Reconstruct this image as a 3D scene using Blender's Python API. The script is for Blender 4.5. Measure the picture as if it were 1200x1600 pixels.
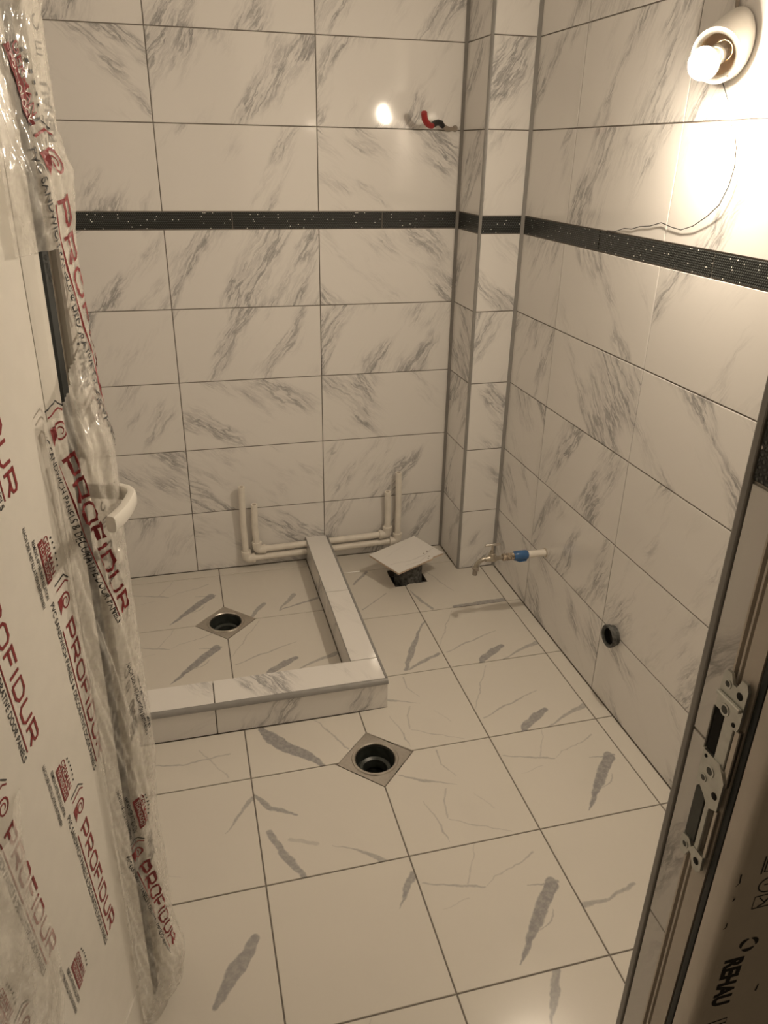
import bpy, bmesh, math, random
from mathutils import Vector, Matrix, noise

for o in list(bpy.data.objects):
    bpy.data.objects.remove(o, do_unlink=True)
S = bpy.context.scene
COL = S.collection
random.seed(7)

# ------------------------------------------------------------------ camera
CAM_POS = Vector((-0.4757, -2.6758, 1.4797))
CAM_R = Vector((0.96763196, -0.25182959, 0.01643925))
CAM_U = Vector((0.09279972, 0.415638, 0.90478354))
CAM_F = Vector((0.23468405, 0.87397192, -0.42555433))
cd = bpy.data.cameras.new('camera')
cam = bpy.data.objects.new('camera', cd)
COL.objects.link(cam)
cd.sensor_fit = 'VERTICAL'
cd.sensor_height = 24.0
cd.sensor_width = 18.0
cd.lens = 24.0 * 1193.23 / 1600.0
cd.clip_start = 0.01
m = Matrix.Identity(4)
for i in range(3):
    m[i][0] = CAM_R[i]; m[i][1] = CAM_U[i]; m[i][2] = -CAM_F[i]; m[i][3] = CAM_POS[i]
cam.matrix_world = m
S.camera = cam

# ------------------------------------------------------------------ world and exposure
w = bpy.data.worlds.new('world')
S.world = w
w.use_nodes = True
w.node_tree.nodes['Background'].inputs[0].default_value = (1.0, 0.74, 0.46, 1)
w.node_tree.nodes['Background'].inputs[1].default_value = 0.040
S.view_settings.view_transform = 'Standard'
S.view_settings.look = 'None'
S.view_settings.gamma = 1.0
S.view_settings.use_curve_mapping = False
S.view_settings.exposure = 1.18
BULB_STRENGTH = 455.0
BULB_COLOR = (1.0, 0.84, 0.643, 1)

# ------------------------------------------------------------------ node helpers
class NT:
    def __init__(self, name):
        self.m = bpy.data.materials.new(name)
        self.m.use_nodes = True
        self.t = self.m.node_tree
        self.b = self.t.nodes['Principled BSDF']
    def n(self, typ, **kw):
        nd = self.t.nodes.new(typ)
        for k, v in kw.items():
            setattr(nd, k, v)
        return nd
    def put(self, sock, v):
        if hasattr(v, 'is_output'):
            self.t.links.new(v, sock)
        elif v is not None:
            sock.default_value = v
    def math(self, op, a, b=None, c=None, clamp=False):
        nd = self.n('ShaderNodeMath', operation=op, use_clamp=clamp)
        self.put(nd.inputs[0], a)
        if b is not None: self.put(nd.inputs[1], b)
        if c is not None: self.put(nd.inputs[2], c)
        return nd.outputs[0]
    def vec(self, op, a, b=None, s=None):
        nd = self.n('ShaderNodeVectorMath', operation=op)
        self.put(nd.inputs[0], a)
        if b is not None: self.put(nd.inputs[1], b)
        if s is not None: self.put(nd.inputs['Scale'], s)
        return nd.outputs['Value'] if op in ('DOT_PRODUCT', 'LENGTH') else nd.outputs[0]
    def xyz(self, x, y, z):
        nd = self.n('ShaderNodeCombineXYZ')
        for i, v in enumerate((x, y, z)): self.put(nd.inputs[i], v)
        return nd.outputs[0]
    def sep(self, v):
        nd = self.n('ShaderNodeSeparateXYZ')
        self.put(nd.inputs[0], v)
        return nd.outputs
    def noise(self, v, scale, detail=2.0, rough=0.5):
        nd = self.n('ShaderNodeTexNoise')
        self.put(nd.inputs['Vector'], v)
        nd.inputs['Scale'].default_value = scale
        nd.inputs['Detail'].default_value = detail
        nd.inputs['Roughness'].default_value = rough
        return nd.outputs
    def mrange(self, v, a, b, c=0.0, d=1.0, smooth=True):
        nd = self.n('ShaderNodeMapRange', interpolation_type='SMOOTHSTEP' if smooth else 'LINEAR')
        nd.clamp = True
        self.put(nd.inputs[0], v)
        for i, x in enumerate((a, b, c, d)): nd.inputs[i + 1].default_value = x
        return nd.outputs[0]
    def mix(self, f, a, b):
        nd = self.n('ShaderNodeMix', data_type='RGBA')
        self.put(nd.inputs[0], f)
        self.put(nd.inputs[6], a)
        self.put(nd.inputs[7], b)
        return nd.outputs[2]
    def attr(self, name):
        return self.n('ShaderNodeAttribute', attribute_type='OBJECT', attribute_name=name).outputs['Fac']
    def bump(self, h, strength, dist=0.001):
        nd = self.n('ShaderNodeBump')
        nd.inputs['Strength'].default_value = strength
        nd.inputs['Distance'].default_value = dist
        self.put(nd.inputs['Height'], h)
        self.t.links.new(nd.outputs[0], self.b.inputs['Normal'])
    def set(self, **kw):
        for k, v in kw.items():
            self.put(self.b.inputs[k.replace('_', ' ')], v)
        return self.m

def plain(name, col, rough=0.5, metal=0.0, var=0.06, scale=30.0, bump=0.0, **kw):
    t = NT(name)
    tc = t.n('ShaderNodeTexCoord').outputs['Object']
    nz = t.noise(tc, scale, 4.0)[0]
    f = t.mrange(nz, 0.3, 0.7, 0, 1)
    c = t.mix(f, tuple(x * (1 - var) for x in col) + (1,), tuple(min(1, x * (1 + var)) for x in col) + (1,))
    t.set(Base_Color=c, Roughness=rough, Metallic=metal)
    if bump:
        t.bump(nz, bump)
    for k, v in kw.items():
        t.put(t.b.inputs[k.replace('_', ' ')], v)
    return t.m

TILE_BASE = (0.86, 0.835, 0.805, 1)
FLOOR_BASE = (0.735, 0.695, 0.63, 1)
VEIN = (0.27, 0.265, 0.27, 1)

def make_wall_marble():
    t = NT('wall_tile_marble')
    x, y, z = t.sep(t.n('ShaderNodeTexCoord').outputs['Object'])
    seed, flip, ang = t.attr('seed'), t.attr('flip'), t.attr('lean')
    xf = t.math('MULTIPLY', x, flip)
    sd = t.math('MULTIPLY', seed, 37.0)
    wv = t.noise(t.xyz(xf, z, sd), 7.0, 4.0, 0.6)[1]
    wx, wy, wz = t.sep(wv)
    xw = t.math('MULTIPLY_ADD', t.math('SUBTRACT', wx, 0.5), 0.055, xf)
    zw = t.math('MULTIPLY_ADD', t.math('SUBTRACT', wy, 0.5), 0.055, z)
    c, s = t.math('COSINE', ang), t.math('SINE', ang)
    a = t.math('ADD', t.math('MULTIPLY', xw, c), t.math('MULTIPLY', zw, s))
    b = t.math('SUBTRACT', t.math('MULTIPLY', zw, c), t.math('MULTIPLY', xw, s))
    v1 = t.noise(t.xyz(t.math('MULTIPLY', a, 4.6), t.math('MULTIPLY', b, 27.0), sd), 1.0, 7.0, 0.66)[0]
    r1 = t.math('SUBTRACT', 1.0, t.math('MULTIPLY', t.math('ABSOLUTE', t.math('SUBTRACT', v1, 0.5)), 19.0), clamp=True)
    v2 = t.noise(t.xyz(t.math('MULTIPLY', a, 9.0), t.math('MULTIPLY', b, 60.0), t.math('ADD', sd, 3.3)), 1.0, 5.0, 0.6)[0]
    r2 = t.math('SUBTRACT', 1.0, t.math('MULTIPLY', t.math('ABSOLUTE', t.math('SUBTRACT', v2, 0.5)), 13.0), clamp=True)
    mk = t.noise(t.xyz(t.math('MULTIPLY', a, 3.0), t.math('MULTIPLY', b, 8.5), t.math('ADD', sd, 11.7)), 1.0, 2.5, 0.55)[0]
    mask = t.mrange(mk, 0.515, 0.66)
    wide = t.mrange(mk, 0.46, 0.62)
    blot = t.math('MULTIPLY', t.mrange(v1, 0.56, 0.72), t.mrange(mk, 0.56, 0.72))
    f = t.math('MULTIPLY', r1, mask)
    f = t.math('ADD', t.math('MULTIPLY', f, 0.68), t.math('MULTIPLY', t.math('MULTIPLY', r2, wide), 0.22))
    f = t.math('ADD', f, t.math('MULTIPLY', blot, 0.46), clamp=True)
    f = t.math('ADD', f, t.math('MULTIPLY', mask, 0.05), clamp=True)
    col = t.mix(f, TILE_BASE, VEIN)
    t.set(Base_Color=col, Roughness=0.065)
    t.b.inputs['Specular IOR Level'].default_value = 0.5
    return t.m

def make_floor_marble(name, segs, base=FLOOR_BASE):
    """veins of one floor-tile print; segs = polylines of (x, y, half width) in tile coordinates with a strength"""
    t = NT(name)
    tc = t.n('ShaderNodeTexCoord').outputs['Object']
    x, y, z = t.sep(tc)
    p0 = t.xyz(x, y, 0.0)
    nz = t.noise(p0, 24.0, 3.0, 0.55)[1]
    p = t.vec('ADD', p0, t.vec('MULTIPLY', t.vec('SUBTRACT', nz, (0.5, 0.5, 0.5)), (0.020, 0.020, 0.0)))
    nf = t.noise(p0, 90.0, 3.0, 0.6)[0]
    acc = None
    for strength, pts in segs:
        for (x1, y1, w1), (x2, y2, w2) in zip(pts[:-1], pts[1:]):
            d = Vector((x2 - x1, y2 - y1, 0))
            v1 = t.vec('SUBTRACT', p, (x1, y1, 0))
            dd = d / d.length_squared
            tt = t.math('MAXIMUM', t.math('MINIMUM', t.vec('DOT_PRODUCT', v1, tuple(dd)), 1.0), 0.0)
            ln = t.vec('LENGTH', t.vec('SUBTRACT', v1, t.vec('SCALE', tuple(d), None, tt)))
            ww = t.math('MULTIPLY_ADD', tt, w2 - w1, w1)
            mm = t.math('MULTIPLY', t.math('SUBTRACT', ww, ln), 300.0, clamp=True)
            mm = t.math('MULTIPLY', mm, strength)
            acc = mm if acc is None else t.math('MAXIMUM', acc, mm)
    grain = t.mrange(nf, 0.30, 0.65, 0.70, 0.95)
    f = t.math('MULTIPLY', acc, grain) if acc is not None else t.math('MULTIPLY', grain, 0.0)
    cl = t.noise(p0, 5.0, 3.0)[0]
    f = t.math('ADD', f, t.mrange(cl, 0.55, 0.8, 0, 0.06), clamp=True)
    col = t.mix(f, base, (0.31, 0.30, 0.30, 1))
    t.set(Base_Color=col, Roughness=0.16)
    return t.m

def make_mosaic():
    t = NT('dark_glitter_mosaic')
    tc = t.n('ShaderNodeTexCoord').outputs['Object']
    x, y, z = t.sep(tc)
    st = t.math('MULTIPLY', t.math('MODULO', t.math('FLOOR', t.math('DIVIDE', z, 0.0052)), 2.0), 0.5)
    gx = t.math('ADD', t.math('DIVIDE', x, 0.006), st)
    gz = t.math('DIVIDE', z, 0.0052)
    fx = t.math('SUBTRACT', t.math('FRACT', gx), 0.5)
    fz = t.math('SUBTRACT', t.math('FRACT', gz), 0.5)
    r = t.vec('LENGTH', t.xyz(fx, fz, 0.0))
    h = t.mrange(r, 0.46, 0.15)
    wn = t.n('ShaderNodeTexWhiteNoise', noise_dimensions='2D')
    t.put(wn.inputs['Vector'], t.xyz(t.math('FLOOR', gx), t.math('FLOOR', gz), 0.0))
    sp = t.math('MULTIPLY', t.math('GREATER_THAN', wn.outputs[0], 0.972), t.math('LESS_THAN', r, 0.3))  # random white dots: the glitter's glints put into the base colour
    body = t.mix(h, (0.008, 0.009, 0.009, 1), (0.085, 0.095, 0.092, 1))
    t.set(Base_Color=t.mix(sp, body, (0.95, 0.95, 0.9, 1)), Roughness=0.28)
    t.bump(h, 0.7, 0.0015)
    return t.m

def make_film():
    t = NT('clear_plastic_film')
    tc = t.n('ShaderNodeTexCoord').outputs['Object']
    nz = t.noise(tc, 55.0, 3.0)[0]
    t.set(Base_Color=(0.93, 0.89, 0.82, 1), Roughness=0.13, Alpha=t.mrange(nz, 0.3, 0.7, 0.30, 0.48))
    t.b.inputs['Specular IOR Level'].default_value = 0.7
    t.bump(nz, 0.35, 0.004)
    return t.m

M = {}
M['wall_tile'] = make_wall_marble()
M['grout'] = plain('grey_grout', (0.23, 0.205, 0.18), 0.9, var=0.1, scale=80)
M['plaster'] = plain('plaster', (0.62, 0.59, 0.54), 0.9)
M['ceiling'] = plain('ceiling_paint', (0.75, 0.73, 0.70), 0.9)
M['trim'] = plain('grey_corner_trim', (0.31, 0.30, 0.285), 0.35)
M['mosaic'] = make_mosaic()
M['pvc'] = plain('white_pvc', (0.80, 0.77, 0.72), 0.28, var=0.02)
M['frame_pvc'] = plain('frame_pvc_film', (0.66, 0.60, 0.53), 0.35, var=0.03)
M['panel'] = plain('panel_film_white', (0.83, 0.80, 0.74), 0.22, var=0.015)
M['profile'] = plain('profile_white', (0.76, 0.73, 0.67), 0.3, var=0.02)
M['profile_inner'] = plain('profile_beige', (0.58, 0.54, 0.47), 0.4, var=0.03)
M['gasket'] = plain('dark_gasket', (0.022, 0.026, 0.026), 0.55)
M['pipe'] = plain('dusty_water_pipe', (0.90, 0.85, 0.77), 0.4, var=0.05, scale=22)
M['pipe_end'] = plain('pipe_bore', (0.55, 0.49, 0.41), 0.8)
M['steel'] = plain('brushed_steel', (0.62, 0.58, 0.53), 0.28, metal=1.0, var=0.05, scale=120)
M['zinc'] = plain('zinc_plated_steel', (0.62, 0.63, 0.60), 0.32, metal=0.85, var=0.06, scale=90)
M['dark'] = plain('dark_drain', (0.05, 0.056, 0.050), 0.35, var=0.3, scale=50)
M['black'] = plain('hole_shade_black', (0.012, 0.011, 0.010), 0.9)  # shade deep inside holes painted as plain black
M['waste'] = plain('gritty_grey_pipe', (0.10, 0.10, 0.095), 0.85, var=0.55, scale=85, bump=0.6)
M['tile_body'] = plain('tile_clay_edge', (0.60, 0.47, 0.36), 0.8)
M['red_ink'] = plain('red_ink', (0.26, 0.025, 0.03), 0.45)
M['black_ink'] = plain('black_ink', (0.018, 0.018, 0.02), 0.5)
M['frame_ink'] = plain('black_print', (0.010, 0.009, 0.008), 0.5)
M['film'] = make_film()
M['handle'] = plain('white_handle', (0.85, 0.82, 0.76), 0.22, var=0.01)
M['blue'] = plain('blue_tape_coupling', (0.045, 0.13, 0.30), 0.3, var=0.15)
M['tape'] = plain('dirty_thread_tape', (0.38, 0.31, 0.24), 0.7, var=0.6, scale=140, bump=0.5)
M['brass'] = plain('tarnished_tap_metal', (0.44, 0.40, 0.34), 0.35, metal=0.8, var=0.2, scale=90)
M['red_cable'] = plain('red_tape', (0.38, 0.03, 0.03), 0.4)
M['black_cable'] = plain('black_cable', (0.016, 0.015, 0.015), 0.45)
M['grey_cable'] = plain('grey_cable', (0.33, 0.28, 0.23), 0.6)
M['ceramic'] = plain('white_lampholder', (0.83, 0.80, 0.74), 0.3, var=0.02)
M['lamp_inner'] = plain('lampholder_inside', (0.66, 0.52, 0.38), 0.5)
M['pink_tape'] = plain('pink_tape', (0.62, 0.18, 0.22), 0.6)
M['mortar'] = plain('mortar_mark', (0.33, 0.29, 0.25), 0.9)

tb = NT('lit_bulb')
tb.set(Base_Color=(1, 1, 1, 1), Roughness=0.3, Emission_Color=BULB_COLOR)
tb.b.inputs['Emission Strength'].default_value = BULB_STRENGTH
M['bulb'] = tb.m

# ------------------------------------------------------------------ object helpers
def tag(o, label=None, cat=None, group=None, kind=None):
    if label: o['label'] = label
    if cat: o['category'] = cat
    if group: o['group'] = group
    if kind: o['kind'] = kind
    return o

def empty(name, loc=(0, 0, 0), rz=0.0):
    o = bpy.data.objects.new(name, None)
    o.empty_display_size = 0.05
    o.location = loc
    o.rotation_euler = (0, 0, rz)
    COL.objects.link(o)
    return o

def link(name, me, mat=None, parent=None):
    o = bpy.data.objects.new(name, me)
    if mat is not None and not me.materials:
        me.materials.append(M[mat] if isinstance(mat, str) else mat)
    COL.objects.link(o)
    if parent is not None:
        o.parent = parent
    return o

def from_bm(name, bm, mat, parent=None, smooth=False):
    bmesh.ops.recalc_face_normals(bm, faces=bm.faces)
    me = bpy.data.meshes.new(name)
    bm.to_mesh(me)
    bm.free()
    if smooth:
        for p in me.polygons: p.use_smooth = True
        if smooth != 'all':
            try: me.set_sharp_from_angle(angle=math.radians(40))
            except Exception: pass
    return link(name, me, mat, parent)

def bm_box(bm, x0, x1, y0, y1, z0, z1, mat=None):
    vs = [bm.verts.new(v) for v in ((x0, y0, z0), (x1, y0, z0), (x1, y1, z0), (x0, y1, z0),
                                    (x0, y0, z1), (x1, y0, z1), (x1, y1, z1), (x0, y1, z1))]
    for f in ((0, 3, 2, 1), (4, 5, 6, 7), (0, 1, 5, 4), (1, 2, 6, 5), (2, 3, 7, 6), (3, 0, 4, 7)):
        bm.faces.new([vs[i] for i in f])
    return vs

def box(name, x0, x1, y0, y1, z0, z1, mat, parent=None, bevel=0.0):
    bm = bmesh.new()
    bm_box(bm, x0, x1, y0, y1, z0, z1)
    if bevel:
        bmesh.ops.bevel(bm, geom=list(bm.edges), offset=bevel, segments=2, affect='EDGES', profile=0.5)
    return from_bm(name, bm, mat, parent)

def bm_prism(bm, pts, z0, z1, cap=True):
    """polygon pts (x, y) extruded in z"""
    a = [bm.verts.new((x, y, z0)) for x, y in pts]
    b = [bm.verts.new((x, y, z1)) for x, y in pts]
    n = len(pts)
    for i in range(n):
        j = (i + 1) % n
        bm.faces.new((a[i], a[j], b[j], b[i]))
    if cap:
        bm.faces.new(b)
        bm.faces.new(a[::-1])
    return a, b

def bm_tube(bm, pts, r, seg=12, cap=True, radii=None):
    pts = [Vector(p) for p in pts]
    rings = []
    t0 = (pts[1] - pts[0]).normalized()
    up = Vector((0, 0, 1)) if abs(t0.z) < 0.9 else Vector((1, 0, 0))
    nrm = t0.cross(up).normalized()
    for i, p in enumerate(pts):
        if i == 0: t = pts[1] - pts[0]
        elif i == len(pts) - 1: t = pts[-1] - pts[-2]
        else: t = (pts[i + 1] - pts[i]).normalized() + (pts[i] - pts[i - 1]).normalized()
        t.normalize()
        nrm = (nrm - t * nrm.dot(t)).normalized()
        bn = t.cross(nrm)
        rr = radii[i] if radii else r
        rings.append([bm.verts.new(p + nrm * (rr * math.cos(2 * math.pi * k / seg)) + bn * (rr * math.sin(2 * math.pi * k / seg))) for k in range(seg)])
    for A, B in zip(rings[:-1], rings[1:]):
        for k in range(seg):
            bm.faces.new((A[k], A[(k + 1) % seg], B[(k + 1) % seg], B[k]))
    if cap:
        bm.faces.new(rings[0][::-1])
        bm.faces.new(rings[-1])
    return rings

def tube(name, pts, r, mat, parent=None, seg=14, radii=None, cap=True):
    bm = bmesh.new()
    bm_tube(bm, pts, r, seg, cap, radii)
    return from_bm(name, bm, mat, parent, smooth=True)

def bm_lathe(bm, prof, seg=32, mat=None):
    """prof = (r, z) pairs, turned about z; mat = 4x4 applied"""
    mat = mat or Matrix.Identity(4)
    rings = []
    for r, z in prof:
        if r < 1e-6:
            rings.append([bm.verts.new(mat @ Vector((0, 0, z)))])
        else:
            rings.append([bm.verts.new(mat @ Vector((r * math.cos(2 * math.pi * k / seg), r * math.sin(2 * math.pi * k / seg), z))) for k in range(seg)])
    for A, B in zip(rings[:-1], rings[1:]):
        for k in range(seg):
            k2 = (k + 1) % seg
            a = [A[0]] if len(A) == 1 else [A[k], A[k2]]
            b = [B[0]] if len(B) == 1 else [B[k2], B[k]]
            if len(a) + len(b) >= 3:
                bm.faces.new(a + b)

def lathe(name, prof, mat, parent=None, seg=32, xf=None):
    bm = bmesh.new()
    bm_lathe(bm, prof, seg, xf)
    return from_bm(name, bm, mat, parent, smooth=True)

def axis_matrix(p, d):
    """z axis along d at p"""
    return Matrix.Translation(Vector(p)) @ Vector(d).to_track_quat('Z', 'Y').to_matrix().to_4x4()

# ------------------------------------------------------------------ room numbers (metres)
H, H0, BH = 0.2503, 0.2452, 0.0541
XC, DC, XR = 0.4897, 0.2091, 0.6423
XL = -1.05
YF = -2.20
CEIL = 2.52
ZB0 = H0 + 4 * H
ZB1 = ZB0 + BH
ROWS = [(0.0, H0)] + [(H0 + i * H, H0 + (i + 1) * H) for i in range(4)] + \
       [(ZB1 + i * H, min(ZB1 + (i + 1) * H, CEIL)) for i in range(5)]
JT = 0.0032          # joint width
TT = 0.0024          # how far the tile stands proud of the grout
tile_cache = {}

def wall_tile_mesh(w, h, mat):
    key = (round(w, 4), round(h, 4), mat)
    if key in tile_cache:
        return tile_cache[key]
    c = 0.0011
    bm = bmesh.new()
    hw, hh = w / 2, h / 2
    o = [bm.verts.new((x, TT, z)) for x, z in ((-hw, -hh), (hw, -hh), (hw, hh), (-hw, hh))]
    e = [bm.verts.new((x, c * 0.8, z)) for x, z in ((-hw, -hh), (hw, -hh), (hw, hh), (-hw, hh))]
    f = [bm.verts.new((x, 0, z)) for x, z in ((-hw + c, -hh + c), (hw - c, -hh + c), (hw - c, hh - c), (-hw + c, hh - c))]
    bm.faces.new(f)
    for i in range(4):
        j = (i + 1) % 4
        bm.faces.new((e[i], e[j], f[j], f[i]))
        bm.faces.new((o[i], o[j], e[j], e[i]))
    bm.faces.new(o[::-1])
    bmesh.ops.recalc_face_normals(bm, faces=bm.faces)
    me = bpy.data.meshes.new('tile')
    bm.to_mesh(me); bm.free()
    me.materials.append(M[mat])
    tile_cache[key] = me
    return me

tile_no = [0]
def put_tile(parent, org, rz, x0, x1, z0, z1, mat='wall_tile', name='tile', flip=1, lean=60.0, seed=None):
    """tile between joints x0..x1, z0..z1 of a wall whose local frame starts at org, turned rz"""
    w_, h_ = x1 - x0 - JT, z1 - z0 - JT
    if w_ < 0.004 or h_ < 0.004: return
    o = bpy.data.objects.new(name, wall_tile_mesh(w_, h_, mat))
    cx, cz = (x0 + x1) / 2, (z0 + z1) / 2
    o.location = (org[0] + cx * math.cos(rz), org[1] + cx * math.sin(rz), cz)
    tile_no[0] += 1
    rnd = random.Random(tile_no[0] * 13 + 5)
    k = 0.0009 if mat == 'wall_tile' else 0.0
    o.rotation_euler = (rnd.uniform(-k, k), 0, rz + rnd.uniform(-k, k))
    COL.objects.link(o)
    o.parent = parent
    if mat == 'wall_tile':
        o['seed'] = float(rnd.uniform(0, 9)) if seed is None else float(seed)
        o['flip'] = float(flip)
        o['lean'] = math.radians(lean + rnd.uniform(-6, 6))

def tile_wall(parent, org, rz, xs, bandx, flips, length):
    for ri, (z0, z1) in enumerate(ROWS):
        for ci, (a, b) in enumerate(zip(xs[:-1], xs[1:])):
            fl = flips[ri][ci] if ri < len(flips) and ci < len(flips[ri]) else '/'
            put_tile(parent, org, rz, a, b, z0, z1, flip=-1 if fl == 'b' else 1, lean=58 if fl != 'b' else 38)
    for a, b in zip(bandx[:-1], bandx[1:]):
        put_tile(parent, org, rz, a, b, ZB0, ZB1, mat='mosaic', name='border_tile')

# ------------------------------------------------------------------ setting
g = 0.0025
wall_back = box('wall_back', XL - 0.1, XR + 0.1, g, 0.12, -0.15, CEIL + 0.1, 'grout')
tag(wall_back, 'back wall of marble-look tiles with a dark glitter border above the shower', 'wall', kind='structure')
tile_wall(wall_back, (0, 0, 0), 0.0, [XL + 0.001, -1.0, -0.5, 0.0, XC - 0.002], [XL + 0.001, -0.783, -0.283, 0.218, XC - 0.002],
          ['//b/', '/bb/', '//bb', '////', '///b', '///b', '/b//', '////', '////', '////'], 0)

wall_right = box('wall_right', XR + g, XR + 0.12, YF - 0.15, 0.0 + g, -0.15, CEIL + 0.1, 'grout')
tag(wall_right, 'right wall of marble-look tiles with the lampholder and tap', 'wall', kind='structure')
tile_wall(wall_right, (XR, 0, 0), -math.pi / 2, [DC + 0.002, 0.508, 1.008, 1.508, 2.008, 2.198], [DC + 0.002, 0.708, 1.197, 1.69, 2.198],
          ['bbb//', 'b////', 'b////', '/bb//', '/b///', '/////', '/////'], 0)

wall_left = box('wall_left', XL - 0.12, XL - g, YF - 0.15, 0.0 + g, -0.15, CEIL + 0.1, 'grout')
tag(wall_left, 'left wall of marble-look tiles behind the open door', 'wall', kind='structure')
tile_wall(wall_left, (XL, 0, 0), math.pi / 2, [-2.198, -2.0, -1.5, -1.0, -0.5, -0.002], [-2.198, -1.7, -1.2, -0.7, -0.2, -0.002], [], 0)

wall_column = box('wall_column', XC + g, XR + g, -DC + g, 0.0 + g, -0.15, CEIL + 0.05, 'grout')
tag(wall_column, 'narrow tiled pipe column in the corner right of the back wall', 'wall', kind='structure')
tile_wall(wall_column, (XC, 0, 0), -math.pi / 2, [0.006, DC - 0.006], [0.006, DC - 0.006], ['/', '/', '/', 'b', '/', '/'], 0)
tile_wall(wall_column, (0, -DC, 0), 0.0, [XC + 0.006, XR - 0.006], [XC + 0.006, XR - 0.006], ['/', 'b', 'b', '/', 'b', '/'], 0)

# front wall: two layers that leave the door opening
OP_R, OP_L = -0.045, -0.955         # inner (tiled) reveal
FR_R, FR_L = 0.062, -1.062          # opening behind the frame
DOOR_H = 2.10
bm = bmesh.new()
bm_box(bm, OP_R + g + 0.0006, XR + g, -2.2405, YF - g, -0.15, CEIL + 0.05)
bm_box(bm, XL - 0.12, OP_L - g, -2.2405, YF - g, -0.15, CEIL + 0.05)
bm_box(bm, OP_L - g, OP_R + g, -2.2405, YF - g, DOOR_H, CEIL + 0.05)
bm_box(bm, FR_R, XR + 0.6, -2.306, -2.2405, -0.15, CEIL + 0.05)
bm_box(bm, FR_L - 0.6, FR_L, -2.306, -2.2405, -0.15, CEIL + 0.05)
bm_box(bm, FR_L, FR_R, -2.306, -2.2405, DOOR_H + 0.06, CEIL + 0.05)
wall_front = from_bm('wall_front', bm, 'plaster')
tag(wall_front, 'front wall with the doorway the photo looks through', 'wall', kind='structure')
# tiles of the right reveal (x = OP_R, facing left)
RV0, RV1 = 2.2044, 2.2395
for z0, z1 in ROWS[:-1]:
    put_tile(wall_front, (OP_R, 0, 0), -math.pi / 2, RV0, RV1, z0, min(z1, DOOR_H))
put_tile(wall_front, (OP_R, 0, 0), -math.pi / 2, RV0, RV1, ZB0, ZB1, mat='mosaic', name='border_tile')
# inner face of the front wall, right of the door
for z0, z1 in ROWS:
    put_tile(wall_front, (0, YF, 0), math.pi, -XR + 0.002, -0.145, z0, z1)
    put_tile(wall_front, (0, YF, 0), math.pi, -0.145, -OP_R - 0.004, z0, z1)

ceiling = box('ceiling', XL - 0.12, XR + 0.12, YF - 0.1, 0.12, CEIL, CEIL + 0.1, 'ceiling')
tag(ceiling, 'plain white ceiling above the tiled room', 'ceiling', kind='structure')

# ------------------------------------------------------------------ grey corner trims
def strip_trim(n, pts, z0, z1, label):
    bm = bmesh.new()
    bm_prism(bm, pts, z0, z1)
    o = from_bm('trim_%d' % n, bm, 'trim')
    tag(o, label, 'trim', kind='structure')
    return o
def quarter(cx, cy, r, a0, a1, inner, n=6):
    return [(cx + r * math.cos(a0 + (a1 - a0) * i / n), cy + r * math.sin(a0 + (a1 - a0) * i / n)) for i in range(n + 1)] + inner
# inside corner back wall / column
strip_trim(1, [(XC - 0.009, -0.0005), (XC - 0.0005, -0.0005), (XC - 0.0005, -0.009)], 0.0, CEIL, 'thin grey corner strip between back wall and column')
# outside corner of the column
strip_trim(2, quarter(XC + 0.006, -DC + 0.006, 0.0085, math.pi, 1.5 * math.pi, [(XC + 0.006, -DC + 0.0029), (XC + 0.0029, -DC + 0.0029), (XC + 0.0029, -DC + 0.006)]), 0.0, CEIL, 'grey rounded corner trim on the outer edge of the column')
# inside corner column / right wall
strip_trim(3, [(XR - 0.010, -DC - 0.0005), (XR - 0.0005, -DC - 0.010), (XR - 0.0005, -DC - 0.0005)], 0.0, CEIL, 'thin grey corner strip between column and right wall')
# outside corner of the doorway
strip_trim(4, [(OP_R + 0.003, -2.2052), (OP_R - 0.0010, -2.2052), (OP_R - 0.0018, -2.2042), (OP_R - 0.0018, -2.1988), (OP_R - 0.0008, -2.1968), (OP_R + 0.001, -2.1960), (OP_R + 0.007, -2.1958), (OP_R + 0.007, -2.1985), (OP_R + 0.003, -2.1988)],
           0.0, DOOR_H, 'grey corner trim on the edge of the tiled door reveal')

# ------------------------------------------------------------------ floor
C0, SF, R0 = -0.4083, 0.3316, -0.8069
cx_ = lambda i: C0 + i * SF
ry_ = lambda j: R0 - j * SF
DR1 = (cx_(1), ry_(1) - 0.006)      # drain in the floor
SHX, SHY = -0.421, -0.385
DR2 = (SHX, SHY)                    # drain in the shower
HD = 0.106
HOLE = (0.214, 0.345, -0.290, -0.160)
XF0, XF1, YFL0, YFL1 = XL - 0.1, XR + 0.1, -3.4, 0.1

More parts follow.
